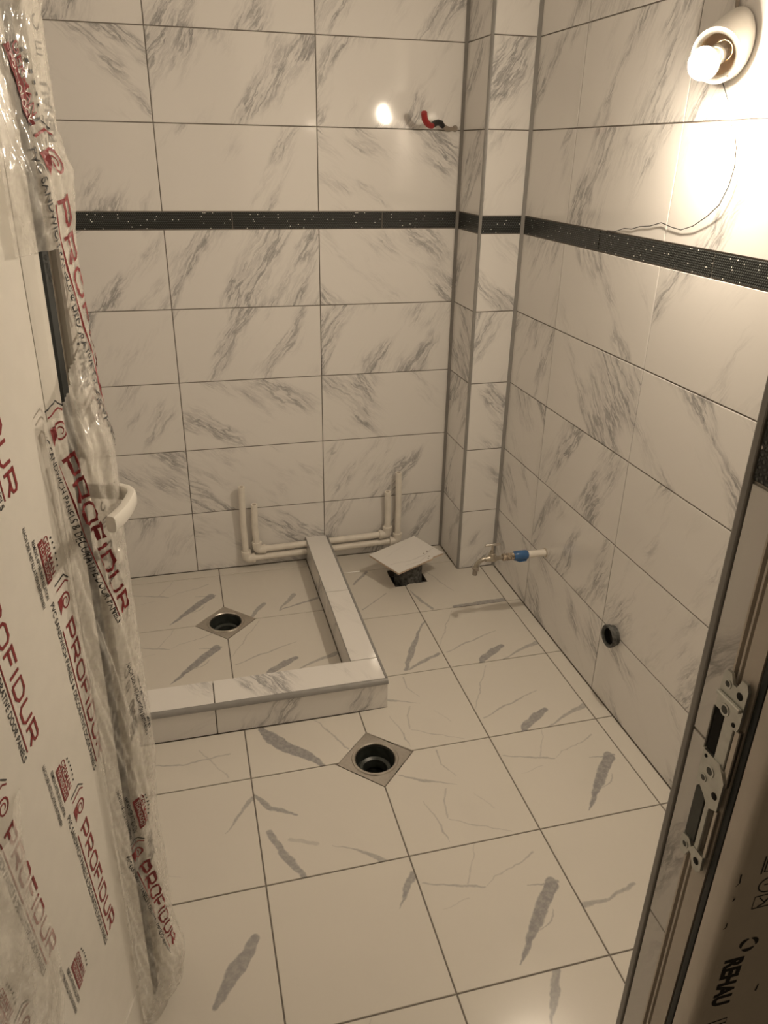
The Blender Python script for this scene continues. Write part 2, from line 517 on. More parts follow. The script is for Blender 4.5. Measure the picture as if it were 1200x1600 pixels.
def floor_base():
    holes = [(DR1[0] - .064, DR1[0] + .064, DR1[1] - .064, DR1[1] + .064), (DR2[0] - .064, DR2[0] + .064, DR2[1] - .064, DR2[1] + .064), HOLE]
    xs = sorted({XF0, XF1} | {h[0] for h in holes} | {h[1] for h in holes})
    ys = sorted({YFL0, YFL1} | {h[2] for h in holes} | {h[3] for h in holes})
    bm = bmesh.new()
    vs = {}
    def v(x, y, z):
        k = (round(x, 5), round(y, 5), z)
        if k not in vs: vs[k] = bm.verts.new((x, y, z))
        return vs[k]
    for a, b in zip(xs[:-1], xs[1:]):
        for c, d in zip(ys[:-1], ys[1:]):
            mx, my = (a + b) / 2, (c + d) / 2
            if any(h[0] < mx < h[1] and h[2] < my < h[3] for h in holes): continue
            bm.faces.new((v(a, c, -g), v(b, c, -g), v(b, d, -g), v(a, d, -g)))
    for h in holes:
        q = [(h[0], h[2]), (h[1], h[2]), (h[1], h[3]), (h[0], h[3])]
        for i in range(4):
            p, r = q[i], q[(i + 1) % 4]
            bm.faces.new((v(p[0], p[1], -g), v(r[0], r[1], -g), v(r[0], r[1], -0.12), v(p[0], p[1], -0.12)))
    q = [v(XF0, YFL0, -0.12), v(XF1, YFL0, -0.12), v(XF1, YFL1, -0.12), v(XF0, YFL1, -0.12)]
    bm.faces.new(q[::-1])
    t = [v(XF0, YFL0, -g), v(XF1, YFL0, -g), v(XF1, YFL1, -g), v(XF0, YFL1, -g)]
    for i in range(4):
        j = (i + 1) % 4
        bm.faces.new((q[i], q[j], t[j], t[i]))
    return from_bm('floor', bm, 'grout')
floor = floor_base()
tag(floor, 'floor of large square marble-look tiles with grey veins', 'floor', kind='structure')

SH_A = [(1.0, [(0.125, 0.020, 0.017), (0.078, -0.033, 0.016), (0.037, -0.076, 0.013), (-0.020, -0.140, 0.003)]),
        (0.8, [(0.07, 0.026, 0.0025), (0.142, 0.022, 0.005)]),
        (0.8, [(0.05, -0.08, 0.002), (0.085, -0.065, 0.003), (0.10, -0.045, 0.0025)]),
        (0.6, [(-0.006, 0.158, 0.002), (-0.059, 0.061, 0.0025)]),
        (0.65, [(-0.157, 0.089, 0.003), (-0.069, 0.058, 0.0045), (-0.024, 0.044, 0.004)]),
        (0.6, [(-0.018, 0.046, 0.002), (0.008, 0.067, 0.0025), (0.09, 0.092, 0.003), (0.12, 0.106, 0.0045)]),
        (0.45, [(-0.066, 0.029, 0.0025), (-0.134, 0.017, 0.002)])]
SH_B = [(0.6, [(0.005, 0.149, 0.004), (0.001, 0.095, 0.003), (0.027, 0.048, 0.002)]),
        (0.65, [(-0.118, 0.088, 0.004), (-0.067, 0.052, 0.0055), (0.017, 0.020, 0.002)]),
        (0.5, [(-0.014, 0.012, 0.003), (-0.032, -0.021, 0.004), (-0.042, -0.080, 0.003)]),
        (0.6, [(-0.085, -0.015, 0.002), (-0.069, -0.078, 0.003), (-0.065, -0.119, 0.004), (-0.060, -0.148, 0.002)]),
        (0.6, [(-0.039, -0.085, 0.0025), (0.015, -0.117, 0.003), (0.098, -0.157, 0.002)]),
        (0.35, [(0.052, -0.018, 0.002), (0.083, -0.075, 0.0025)])]
SH_C = [(0.9, [(-0.165, 0.107, 0.004), (-0.145, 0.078, 0.010), (-0.126, 0.052, 0.008), (-0.067, 0.017, 0.004)]),
        (0.9, [(-0.141, -0.022, 0.009), (-0.114, -0.093, 0.011), (-0.077, -0.166, 0.008)]),
        (0.35, [(-0.099, -0.053, 0.007), (-0.039, -0.079, 0.008)]),
        (0.7, [(-0.002, -0.094, 0.002), (0.052, -0.119, 0.004), (0.107, -0.164, 0.009)])]
SH_D = [(0.95, [(0.040, -0.095, 0.010), (0.004, -0.112, 0.016), (-0.05, -0.15, 0.014), (-0.06, -0.165, 0.010)]),
        (0.6, [(-0.052, 0.148, 0.0025), (-0.110, 0.05, 0.003), (-0.160, -0.043, 0.0025)]),
        (0.65, [(-0.150, -0.085, 0.0035), (-0.070, -0.050, 0.0045), (0.056, -0.005, 0.0025)]),
        (0.7, [(0.02, -0.162, 0.003), (0.09, -0.13, 0.006), (0.168, -0.099, 0.011)])]
SH_F = [(1.0, [(-0.120, 0.020, 0.010), (-0.095, -0.03, 0.022), (-0.058, -0.078, 0.022), (-0.011, -0.116, 0.016), (0.030, -0.166, 0.006)]),
        (0.6, [(0.020, 0.03, 0.002), (0.046, 0.002, 0.003), (0.104, -0.119, 0.004)])]
SH_G = [(0.7, [(0.09, -0.04, 0.011), (0.025, -0.128, 0.004)]), (0.8, [(-0.026, -0.075, 0.010), (-0.073, -0.147, 0.008)]),
        (0.8, [(0.175, -0.078, 0.008), (0.024, -0.132, 0.004)])]
SH_H = [(0.9, [(0.164, 0.107, 0.004), (0.12, 0.04, 0.006), (0.074, -0.046, 0.012), (0.024, -0.146, 0.008)]),
        (0.85, [(0.031, -0.147, 0.004), (0.09, -0.118, 0.009), (0.152, -0.087, 0.007)])]
SH_I = [(0.8, [(0.045, 0.155, 0.008), (-0.024, 0.074, 0.006)]), (0.8, [(-0.031, -0.106, 0.004), (0.079, -0.018, 0.003)])]
SH_J = [(0.75, [(-0.159, -0.017, 0.003), (-0.140, -0.09, 0.008), (-0.116, -0.157, 0.007)]),
        (0.5, [(-0.061, 0.118, 0.004), (-0.003, -0.053, 0.003)]),
        (0.9, [(-0.030, -0.162, 0.012), (0.05, -0.160, 0.015), (0.165, -0.158, 0.016)])]
SH_K = [(0.9, [(0.162, 0.118, 0.009), (0.135, 0.08, 0.009), (0.108, 0.039, 0.002)])]
SH_L = [(0.9, [(0.130, 0.044, 0.012), (0.09, -0.01, 0.019), (0.04, -0.08, 0.008)])]
SH_M = [(0.7, [(0.162, 0.098, 0.007), (0.13, 0.055, 0.006), (0.088, 0.0, 0.002)]), (0.4, [(-0.10, -0.06, 0.003), (-0.02, -0.1, 0.002)])]
SH_N = [(0.7, [(-0.162, -0.047, 0.008), (-0.095, -0.047, 0.005), (-0.026, -0.025, 0.006)])]
SH_O = [(0.9, [(0.045, 0.165, 0.010), (0.02, 0.12, 0.010), (-0.012, 0.07, 0.004)])]
SH_P = [(0.5, [(0.11, -0.15, 0.003), (0.04, -0.03, 0.003)]), (0.6, [(-0.16, -0.05, 0.004), (0.0, -0.075, 0.004), (0.12, -0.06, 0.003)]),
        (0.7, [(-0.10, -0.03, 0.005), (-0.14, -0.10, 0.009), (-0.165, -0.15, 0.012)])]
FL = {k: make_floor_marble('floor_tile_print_' + k.lower(), v) for k, v in
      dict(A=SH_A, B=SH_B, C=SH_C, D=SH_D, F=SH_F, G=SH_G, H=SH_H, I=SH_I, J=SH_J, K=SH_K, L=SH_L, M=SH_M, N=SH_N, O=SH_O, P=SH_P, Z=[]).items()}

def clip_diamond(poly, c, h):
    """cut from a convex polygon what lies inside the diamond |x|+|y| < h about c, when it takes one corner"""
    cx, cy = c
    mx = sum(p[0] for p in poly) / len(poly) - cx
    my = sum(p[1] for p in poly) / len(poly) - cy
    sx, sy = (1 if mx > 0 else -1), (1 if my > 0 else -1)
    f = lambda p: sx * (p[0] - cx) + sy * (p[1] - cy) - h
    out = []
    for i, p in enumerate(poly):
        q = poly[(i + 1) % len(poly)]
        fp, fq = f(p), f(q)
        if fp >= 0: out.append(p)
        if fp * fq < 0:
            t = fp / (fp - fq)
            out.append((p[0] + t * (q[0] - p[0]), p[1] + t * (q[1] - p[1])))
    return out

def floor_tile(poly, ctr, mat, parent=floor, top=0.0, name='tile'):
    c = 0.001
    bm = bmesh.new()
    loc = [(x - ctr[0], y - ctr[1]) for x, y in poly]
    a, b = bm_prism(bm, loc, -TT, 0.0)
    top_face = [f for f in bm.faces if all(abs(v.co.z) < 1e-7 for v in f.verts)]
    bmesh.ops.bevel(bm, geom=[e for e in top_face[0].edges], offset=c, segments=1, affect='EDGES')
    o = from_bm(name, bm, mat, parent)
    o.location = (ctr[0], ctr[1], top)
    return o

def rect(x0, x1, y0, y1):
    k = JT / 2
    return [(x0 + k, y0 + k), (x1 - k, y0 + k), (x1 - k, y1 - k), (x0 + k, y1 - k)]

prints = {(1, 2): 'A', (2, 1): 'A', (1, 1): 'B', (1, 0): 'B', (0, 1): 'C', (2, 0): 'D', (0, 0): 'F', (1, -1): 'H', (2, -1): 'D',
          (1, -2): 'I', (2, -2): 'J', (0, 2): 'K', (-1, 2): 'L', (-1, 1): 'M', (2, 2): 'N', (1, 3): 'O', (-1, 0): 'P', (0, 3): 'A', (2, 3): 'C', (-1, 3): 'B'}
CURB_X0, CURB_X1, CURB_Y0, CURB_Y1 = -0.076, 0.010, -0.948, -0.836   # outer right face, inner right face, front, inner front
CURB_Z = 0.100
for i in range(-2, 4):
    x0, x1 = cx_(i), cx_(i + 1)
    if i == -2: x0 = XL + 0.001
    if i == 3: x1 = XR - 0.001
    for j in range(-3, 5):
        y1, y0 = ry_(j), ry_(j + 1)
        if j == -3: y1 = -0.001
        if j == 4: y0 = YF - 0.11
        # shower and kerb cover the back left part
        if y0 >= CURB_Y0 + 0.004:
            if x1 <= CURB_X1: continue
            if x0 < CURB_X1: x0c = CURB_X1 + 0.001
            else: x0c = x0
        else:
            x0c = x0
        y1c = y1
        if x0c < CURB_X1 and y1 > CURB_Y0:
            # outside front part only, right part separately
            if x1 > CURB_X1:
                ctr = ((cx_(i) + cx_(i + 1)) / 2, (y0 + ry_(j)) / 2)
                poly = [(x0 + JT / 2, y0 + JT / 2), (x1 - JT / 2, y0 + JT / 2), (x1 - JT / 2, y1 - JT / 2),
                        (CURB_X1 + 0.001, y1 - JT / 2), (CURB_X1 + 0.001, CURB_Y0 - 0.001), (x0 + JT / 2, CURB_Y0 - 0.001)]
                # the drain takes the lower left corner
                if (i, j) == (1, 0):
                    k = JT / 2
                    poly = [(DR1[0] + HD, y0 + k), (x1 - k, y0 + k), (x1 - k, y1 - k), (CURB_X1 + 0.001, y1 - k),
                            (CURB_X1 + 0.001, CURB_Y0 - 0.001), (x0 + k, CURB_Y0 - 0.001), (x0 + k, DR1[1] + HD - k)]
                floor_tile(poly, ((cx_(i) + cx_(i + 1)) / 2, (ry_(j) + ry_(j + 1)) / 2), FL[prints.get((i, j), 'Z')])
                continue
            y1c = CURB_Y0 - 0.001
        ctr = ((cx_(i) + cx_(i + 1)) / 2, (ry_(j) + ry_(j + 1)) / 2)
        poly = rect(x0c, x1, y0, y1c)
        if max(abs(x0 - DR1[0]), 0) < 0.02 or abs(x1 - DR1[0]) < 0.02:
            if abs(y0 - DR1[1]) < 0.02 or abs(y1 - DR1[1]) < 0.02:
                poly = clip_diamond(poly, DR1, HD)
        if j == -2 and i in (1, 2):     # waste pipe hole
            hx0, hx1, hy0, hy1 = HOLE
            (ax, ay), (bx, by) = poly[0], poly[2]
            if i == 1:
                poly = [(ax, ay), (bx, ay), (bx, hy0 + 0.003), (bx - 0.012, hy0 - 0.001), (hx0, hy0), (hx0 - 0.002, hy1 - 0.03), (hx0 + 0.001, hy1), (bx, hy1 + 0.002), (bx, by), (ax, by)]
            else:
                poly = [(ax, ay), (bx, ay), (bx, by), (ax, by), (ax, hy1), (hx1 - 0.003, hy1), (hx1, hy0 + 0.05), (hx1 + 0.002, hy0 + 0.012), (hx1 - 0.045, hy0 + 0.009), (hx1 - 0.060, hy0 + 0.018), (hx1 - 0.078, hy0 + 0.010), (ax, hy0 + 0.001)]
        # the column stands on the back right corner
        if x1 > XC and y1c > -DC:
            if x0c >= XC:
                if y0 > -DC: continue
                poly = rect(x0c, x1, y0, -DC - 0.0005)
            elif y0 > -DC:
                poly = rect(x0c, XC - 0.0005, y0, y1c)
            else:
                k = JT / 2
                base = [(x0c + k, y0 + k), (x1 - k, y0 + k), (x1 - k, -DC - 0.0005), (XC - 0.0005, -DC - 0.0005), (XC - 0.0005, y1c - k)]
                if j == -2 and i == 2:
                    hx0, hx1, hy0, hy1 = HOLE
                    ax = x0c + k
                    base += [(ax, y1c - k), (ax, hy1), (hx1 - 0.003, hy1), (hx1, hy0 + 0.05), (hx1 + 0.002, hy0 + 0.012), (hx1 - 0.045, hy0 + 0.009), (hx1 - 0.060, hy0 + 0.018), (hx1 - 0.078, hy0 + 0.010), (ax, hy0 + 0.001)]
                else:
                    base += [(x0c + k, y1c - k)]
                poly = base
        if y1c - y0 < 0.01: continue
        floor_tile(poly, ctr, FL[prints.get((i, j), 'Z')])

# shower floor tiles
shx = [XL + 0.001, SHX - SF, SHX, CURB_X0 - 0.0005]
shy = [-0.001, SHY + SF, SHY, SHY - SF, CURB_Y1 + 0.0005]
shp = {(1, 1): 'A', (1, 2): 'A', (2, 2): 'D', (2, 1): 'G', (0, 1): 'B', (0, 2): 'C', (1, 0): 'I'}
for i in range(3):
    for j in range(4):
        poly = rect(shx[i], shx[i + 1], shy[j + 1], shy[j])
        if i in (1, 2) and j in (1, 2):
            poly = clip_diamond(poly, DR2, HD - 0.001)
        ctr = (SHX + (i - 1.5) * SF, SHY + (1.5 - j) * SF)
        floor_tile(poly, ctr, FL[shp.get((i, j), 'Z')])

# ------------------------------------------------------------------ floor drains
def drain(c, label, ro=0.060):
    root = empty('floor_drain', (c[0], c[1], 0.0))
    tag(root, label, 'drain', 'square steel floor drains')
    h = HD - 0.003
    bm = bmesh.new()
    n = 64
    outer, inner, lip = [], [], []
    for k in range(n):
        a = 2 * math.pi * k / n
        ca, sa = math.cos(a), math.sin(a)
        r = h / (abs(ca) + abs(sa))
        outer.append(bm.verts.new((r * ca, r * sa, 0.0)))
        inner.append(bm.verts.new((ro * ca, ro * sa, 0.0004)))
    for k in range(n):
        k2 = (k + 1) % n
        bm.faces.new((outer[k], outer[k2], inner[k2], inner[k]))
    low = [bm.verts.new((v.co.x, v.co.y, -0.0024)) for v in outer]
    for k in range(n):
        k2 = (k + 1) % n
        bm.faces.new((outer[k], low[k], low[k2], outer[k2]))
    from_bm('plate', bm, 'steel', root)
    lathe('rim', [(ro + 0.004, 0.0006), (ro + 0.002, 0.0032), (ro - 0.003, 0.0036), (ro - 0.006, 0.001), (ro - 0.007, -0.006)], 'steel', root, 56)
    lathe('cup', [(ro - 0.006, -0.003), (ro - 0.007, -0.045), (ro - 0.014, -0.050), (ro - 0.015, -0.080), (0.0, -0.085)], 'dark', root, 48)
    lathe('trap_ring', [(ro - 0.014, -0.036), (ro - 0.018, -0.032), (ro - 0.026, -0.036), (ro - 0.028, -0.060)], 'dark', root, 48)
    lathe('outlet', [(0.018, -0.0848), (0.018, -0.070), (0.013, -0.069), (0.012, -0.084), (0.0, -0.0845)], 'black', root, 28)
    return root
drain(DR1, 'steel floor drain in the open floor in front of the shower kerb')
drain(DR2, 'steel floor drain inside the shower, behind the kerb')

# ------------------------------------------------------------------ shower kerb
kerb = empty('shower_kerb', (CURB_X1, CURB_Y0, 0))
tag(kerb, 'low L-shaped tiled kerb around the shower floor', 'kerb')
def local(o, root=kerb):
    o.location = o.location - root.location
    return o
bm = bmesh.new()
zt = CURB_Z - 0.006
for z in (0,):
    bm_prism(bm, [(XL + 0.001, CURB_Y0 + 0.0045), (CURB_X1 - 0.0045, CURB_Y0 + 0.0045), (CURB_X1 - 0.0045, -0.0005),
                  (CURB_X0 + 0.0045, -0.0005), (CURB_X0 + 0.0045, CURB_Y1 - 0.0045), (XL + 0.001, CURB_Y1 - 0.0045)], 0.0005, zt)
local(from_bm('core', bm, 'grout', kerb))
def kerb_piece(x0, x1, y0, y1, z0, z1, seed, flip=1, lean=60, nm='tile', vertical=None):
    """a tile strip of the kerb; veins run in its long plane"""
    cx, cy, cz = (x0 + x1) / 2, (y0 + y1) / 2, (z0 + z1) / 2
    bm = bmesh.new()
    bm_box(bm, x0 - cx, x1 - cx, y0 - cy, y1 - cy, z0 - cz, z1 - cz)
    bmesh.ops.bevel(bm, geom=list(bm.edges), offset=0.0008, segments=1, affect='EDGES')
    if vertical is None:            # flat strip: turn so the long plane lies in local x, z
        bmesh.ops.transform(bm, matrix=Matrix.Rotation(math.radians(-90), 4, 'X'), verts=bm.verts)
    o = from_bm(nm, bm, 'wall_tile', kerb)
    if vertical is None:
        o.rotation_euler = (math.radians(90), 0, 0)
    elif vertical == 'y':
        me = o.data
        me.transform(Matrix.Rotation(math.radians(90), 4, 'Z'))
        o.rotation_euler = (0, 0, math.radians(-90))
    o.location = Vector((cx, cy, cz)) - kerb.location
    o['seed'] = float(seed); o['flip'] = float(flip); o['lean'] = math.radians(lean)
    return o
j = 0.0015
KJ = -0.430
kerb_piece(CURB_X0, CURB_X1 - 0.006, KJ + j, -0.0005, zt, CURB_Z, 2.1)
kerb_piece(CURB_X0, CURB_X1 - 0.006, CURB_Y1 + j, KJ - j, zt, CURB_Z, 4.4)
kerb_piece(-0.482 + j, CURB_X1 - 0.006, CURB_Y0 + 0.010, CURB_Y1 - j, zt, CURB_Z, 6.3)
kerb_piece(XL + 0.001, -0.482 - j, CURB_Y0 + 0.010, CURB_Y1 - j, zt, CURB_Z, 1.2)
# faces
kerb_piece(-0.482 + j, CURB_X1 - 0.001, CURB_Y0, CURB_Y0 + 0.0044, 0.0008, zt - 0.010, 5.5, vertical='x')
kerb_piece(XL + 0.001, -0.482 - j, CURB_Y0, CURB_Y0 + 0.0044, 0.0008, zt - 0.010, 3.7, vertical='x', lean=20)
kerb_piece(CURB_X1 - 0.0044, CURB_X1, CURB_Y0 + 0.006, KJ - j, 0.0008, zt - 0.002, 7.5, vertical='y')
kerb_piece(CURB_X1 - 0.0044, CURB_X1, KJ + j, -0.0008, 0.0008, zt - 0.002, 8.1, vertical='y')
kerb_piece(CURB_X0, CURB_X0 + 0.0044, CURB_Y1 + 0.0008, KJ - j, 0.0008, zt - 0.001, 2.9, vertical='y')
kerb_piece(CURB_X0, CURB_X0 + 0.0044, KJ + j, -0.0008, 0.0008, zt - 0.001, 0.9, vertical='y')
kerb_piece(-0.482 + j, CURB_X0 + 0.004, CURB_Y1 - 0.0044, CURB_Y1, 0.0008, zt - 0.001, 4.9, vertical='x')
kerb_piece(XL + 0.001, -0.482 - j, CURB_Y1 - 0.0044, CURB_Y1, 0.0008, zt - 0.001, 1.9, vertical='x')
# rounded grey trims on the outer top edges
bm = bmesh.new()
prof = [(0.009 - 0.013 * math.sin(a), CURB_Z - 0.0125 + 0.0132 * math.cos(a)) for a in [math.radians(q) for q in range(0, 91, 15)]] + [(-0.001, zt - 0.0095), (0.009, zt - 0.0095)]
vsA = [bm.verts.new((XL + 0.001, CURB_Y0 + y, z)) for y, z in prof]
vsB = [bm.verts.new((CURB_X1 + 0.0005, CURB_Y0 + y, z)) for y, z in prof]
for i in range(len(prof)):
    i2 = (i + 1) % len(prof)
    bm.faces.new((vsA[i], vsA[i2], vsB[i2], vsB[i]))
bm.faces.new(vsA); bm.faces.new(vsB[::-1])
local(from_bm('edge_trim', bm, 'trim', kerb, smooth=True))
local(box('edge_trim', CURB_X1 - 0.0055, CURB_X1 + 0.0012, CURB_Y0 + 0.011, -0.001, zt - 0.0015, CURB_Z + 0.0006, 'trim', kerb))
local(box('edge_trim', CURB_X0 - 0.0012, CURB_X0 + 0.0005, CURB_Y1 + 0.0005, -0.001, zt - 0.0005, CURB_Z + 0.0004, 'trim', kerb))

# ------------------------------------------------------------------ water pipes along the back wall
def water_pipe(name, xa, za, xb, zb, zl, zr, y, r, label):
    root = empty(name, (xa, y, 0.0))
    tag(root, label, 'pipe', 'plastic water pipes on the back wall')
    L = lambda p: (p[0] - xa, p[1] - y, p[2])
    tube('riser', [L((xa, y, zl + 0.02)), L((xa - 0.004, y - 0.002, (zl + za) / 2)), L((xa - 0.002, y - 0.012, za))], r, 'pipe', root, 18)
    tube('riser', [L((xb, y, zr + 0.02)), L((xb + 0.001, y - 0.002, (zr + zb) / 2)), L((xb - 0.004, y - 0.010, zb))], r, 'pipe', root, 18)
    tube('run', [L((xa + 0.02, y, zl)), L((xb - 0.02, y, zr))], r, 'pipe', root, 18)
    for x, z, sx in ((xa, zl, 1), (xb, zr, -1)):
        R = r * 1.42
        bm = bmesh.new()
        n = 6
        pts = [L((x, y, z + 0.030))] + [L((x + sx * 0.014 * (1 - math.cos(a)), y, z + 0.014 * (1 - math.sin(a)))) for a in [math.pi / 2 * i / n for i in range(n + 1)]] + [L((x + sx * 0.030, y, z))]
        bm_tube(bm, pts, R, 18)
        e = from_bm('elbow', bm, 'pipe', root, smooth=True)
        for p, q in (((x, y, z + 0.024), (x, y, z + 0.033)), ((x + sx * 0.024, y, z), (x + sx * 0.033, y, z))):
            tube('collar', [L(p), L(q)], R * 1.10, 'pipe', e, 18)
    # darker discs paint the bores' shade on the risers' closed tops
    for px in ((xa - 0.002, y - 0.012, za), (xb - 0.004, y - 0.010, zb)):
        tube('bore_shade', [L((px[0], px[1], px[2] - 0.002)), L((px[0], px[1], px[2] + 0.0008))], r * 0.55, 'pipe_end', root, 16)
    return root
water_pipe('water_pipe', -0.313, 0.353, 0.294, 0.357, 0.046, 0.056, -0.024, 0.0122, 'outer white water pipe with the taller risers along the back wall')
water_pipe('water_pipe', -0.270, 0.277, 0.251, 0.280, 0.080, 0.090, -0.024, 0.0122, 'inner white water pipe with the shorter risers along the back wall')

# ------------------------------------------------------------------ waste pipe and loose tile
wp = empty('waste_pipe', (0.283, -0.224, 0.0))
tag(wp, 'dark gritty waste pipe standing in the square floor hole', 'pipe')
bm = bmesh.new()
bm_lathe(bm, [(0.054, -0.115), (0.054, -0.02), (0.052, 0.02), (0.053, 0.084), (0.050, 0.0875), (0.046, 0.084), (0.045, -0.06), (0.0, -0.06)], 40)
for v in bm.verts:
    q = v.co.copy()
    k = noise.noise(q * 60.0) * 0.0022
    rr = math.hypot(q.x, q.y)
    if rr > 0.04:
        v.co.x += q.x / rr * k; v.co.y += q.y / rr * k
from_bm('pipe_wall', bm, 'waste', wp, smooth=True)
bm = bmesh.new()
n = 26
rr0 = random.Random(3)
for k in range(40):
    a = rr0.uniform(0, 2 * math.pi); d = rr0.uniform(0.058, 0.066); s = rr0.uniform(0.003, 0.007)
    c = Vector((max(-0.064, min(0.057, d * math.cos(a))), max(-0.060, min(0.060, d * math.sin(a))), -0.02 + rr0.uniform(-0.01, 0.004)))
    bmesh.ops.create_icosphere(bm, subdivisions=1, radius=s, matrix=Matrix.Translation(c))
o = from_bm('rubble', bm, 'waste', wp)
o['kind'] = 'stuff'
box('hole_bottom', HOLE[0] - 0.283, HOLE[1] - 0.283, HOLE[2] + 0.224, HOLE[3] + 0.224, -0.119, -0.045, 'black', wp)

lt = empty('loose_tile', (0.2755, -0.222, 0.0))
tag(lt, 'loose offcut of marble-look tile lying on the waste pipe', 'tile')
lt.location = (0.2755, -0.222, 0.0920)
lt.rotation_euler = (math.radians(2.0), math.radians(-1.0), math.radians(27.0))
bm = bmesh.new()
pl = [(-0.118, -0.083), (0.055, -0.086), (0.062, -0.079), (0.114, -0.083), (0.118, 0.083), (-0.116, 0.084)]
bm_prism(bm, pl, 0.0, 0.0065)
from_bm('clay_body', bm, 'tile_body', lt)
bm = bmesh.new()
bm_prism(bm, pl, 0.0, 0.0016)
o = from_bm('glaze', bm, make_floor_marble('loose_tile_print', [(0.35, [(-0.10, -0.02, 0.003), (-0.02, -0.045, 0.003), (0.04, -0.05, 0.004), (0.11, -0.035, 0.003)]),
    (0.3, [(-0.06, -0.06, 0.003), (0.0, -0.072, 0.004), (0.05, -0.06, 0.002)]), (0.18, [(-0.08, 0.03, 0.003), (0.03, 0.05, 0.002)])], TILE_BASE), lt)
o.location = (0, 0, 0.0066)
for px, py, r in ((0.052, -0.040, 0.0028), (0.073, -0.036, 0.0038), (0.052, -0.068, 0.0028), (0.040, -0.076, 0.0030)):
    lathe('mortar_spot', [(r, 0.0), (r * 0.7, 0.0012), (0.0, 0.0016)], 'mortar', lt, 10, Matrix.Translation((px, py, 0.0082)))

# ------------------------------------------------------------------ tap on the right wall
tap = empty('wall_tap', (XR, -0.620, 0.270))
tag(tap, 'small metal tap on a stub of pipe from the right wall', 'tap')
def tx(a, b, r0, r1, name, mat, seg=20):
    return tube(name, [(a - XR, 0, 0), (b - XR, 0, 0)], r0, mat, tap, seg, radii=[r0, r1])
tx(XR - 0.001, 0.575, 0.0118, 0.0118, 'pipe_stub', 'pipe')
tx(XR - 0.0004, XR - 0.003, 0.0165, 0.015, 'wall_gap_ring', 'pipe_end')
bm = bmesh.new()
bm_tube(bm, [(0.577 - XR, 0, 0), (0.572 - XR, 0, 0), (0.548 - XR, 0, 0), (0.530 - XR, 0, 0), (0.526 - XR, 0, 0)], 0.015, 22, radii=[0.013, 0.0165, 0.0170, 0.0165, 0.014])
from_bm('blue_coupling', bm, 'blue', tap, smooth=True)
tube('tape_tail', [(0.530 - XR, -0.008, -0.010), (0.545 - XR, -0.012, -0.016), (0.57 - XR, -0.010, -0.015)], 0.003, 'blue', tap, 8)
bm = bmesh.new()
pts, rad = [], []
for i in range(13):
    pts.append((0.527 - XR - i * 0.0034, 0, 0)); rad.append(0.0128 if i % 2 else 0.0112)
bm_tube(bm, pts, 0.012, 20, radii=rad)
from_bm('threaded_nipple', bm, 'tape', tap, smooth=True)
body = tube('tap_body', [(0.488 - XR, 0, 0), (0.470 - XR, 0, 0), (0.460 - XR, 0, 0), (0.438 - XR, 0, 0.001), (0.425 - XR, 0, 0.0)], 0.01, 'brass', tap, 18, radii=[0.0068, 0.0068, 0.0115, 0.0115, 0.0085])
sp = []
for i in range(9):
    a = math.pi / 2 * i / 8
    sp.append((0.428 - XR - 0.034 * math.sin(a), 0.0, 0.002 - 0.030 * (1 - math.cos(a))))
tube('spout', sp + [(sp[-1][0], 0, -0.034)], 0.0075, 'brass', tap, 16)
tube('nozzle', [(sp[-1][0], 0, -0.026), (sp[-1][0], 0, -0.036), (sp[-1][0] - 0.001, 0, -0.038), (sp[-1][0] - 0.002, 0, -0.054)], 0.011, 'mortar', tap, 16, radii=[0.0115, 0.0115, 0.0085, 0.0080])
tube('bonnet', [(0.448 - XR, 0, 0.006), (0.448 - XR, 0, 0.018), (0.448 - XR, 0, 0.020), (0.448 - XR, 0, 0.030)], 0.008, 'brass', tap, 12, radii=[0.0115, 0.0115, 0.008, 0.0065])
tube('stem', [(0.448 - XR, 0, 0.028), (0.448 - XR, 0, 0.050)], 0.0035, 'brass', tap, 10)
tube('tee_handle', [(0.421 - XR, 0.0, 0.0515), (0.424 - XR, 0.0, 0.0515), (0.448 - XR, 0, 0.0515), (0.472 - XR, 0.0, 0.0515), (0.475 - XR, 0.0, 0.0515)], 0.004, 'steel', tap, 12, radii=[0.0030, 0.0044, 0.0044, 0.0044, 0.0030])

# ------------------------------------------------------------------ waste socket in the right wall
ws = empty('waste_socket', (XR, -1.079, 0.242))
tag(ws, 'grey waste pipe socket sticking out of the right wall', 'pipe')
xm = Matrix.Rotation(math.radians(-90), 4, 'Y')
lathe('socket_wall', [(0.0295, -0.0010), (0.0295, 0.010), (0.033, 0.012), (0.0335, 0.022), (0.030, 0.0245), (0.0265, 0.022), (0.0255, 0.006)], 'waste', ws, 36, xm)
lathe('socket_bore', [(0.0262, 0.018), (0.0250, 0.004), (0.0, 0.002)], 'black', ws, 30, xm)
lathe('rubber_ring', [(0.0262, 0.021), (0.0235, 0.019), (0.0255, 0.015)], 'dark', ws, 36, xm)

# ------------------------------------------------------------------ cable end on the back wall
cb = empty('cable_end', (0.460, 0.0, 1.553))
tag(cb, 'short cable with red and black taped ends sticking out of the back wall', 'cable')
off = Vector((0.460, 0.0, 1.553))
P = lambda *p: tuple(Vector(p) - off)
tube('grey_sheath', [P(0.461, -0.001, 1.5545), P(0.452, -0.008, 1.5545), P(0.436, -0.018, 1.553), P(0.418, -0.028, 1.557), P(0.404, -0.036, 1.565)], 0.006, 'grey_cable', cb, 12, radii=[0.005, 0.006, 0.0072, 0.0075, 0.0075])
tube('black_tape', [P(0.408, -0.034, 1.561), P(0.398, -0.042, 1.569), P(0.385, -0.052, 1.571), P(0.372, -0.063, 1.568), P(0.360, -0.074, 1.562), P(0.352, -0.082, 1.560)], 0.0095, 'black_cable', cb, 12, radii=[0.008, 0.0095, 0.009, 0.0095, 0.0088, 0.009])
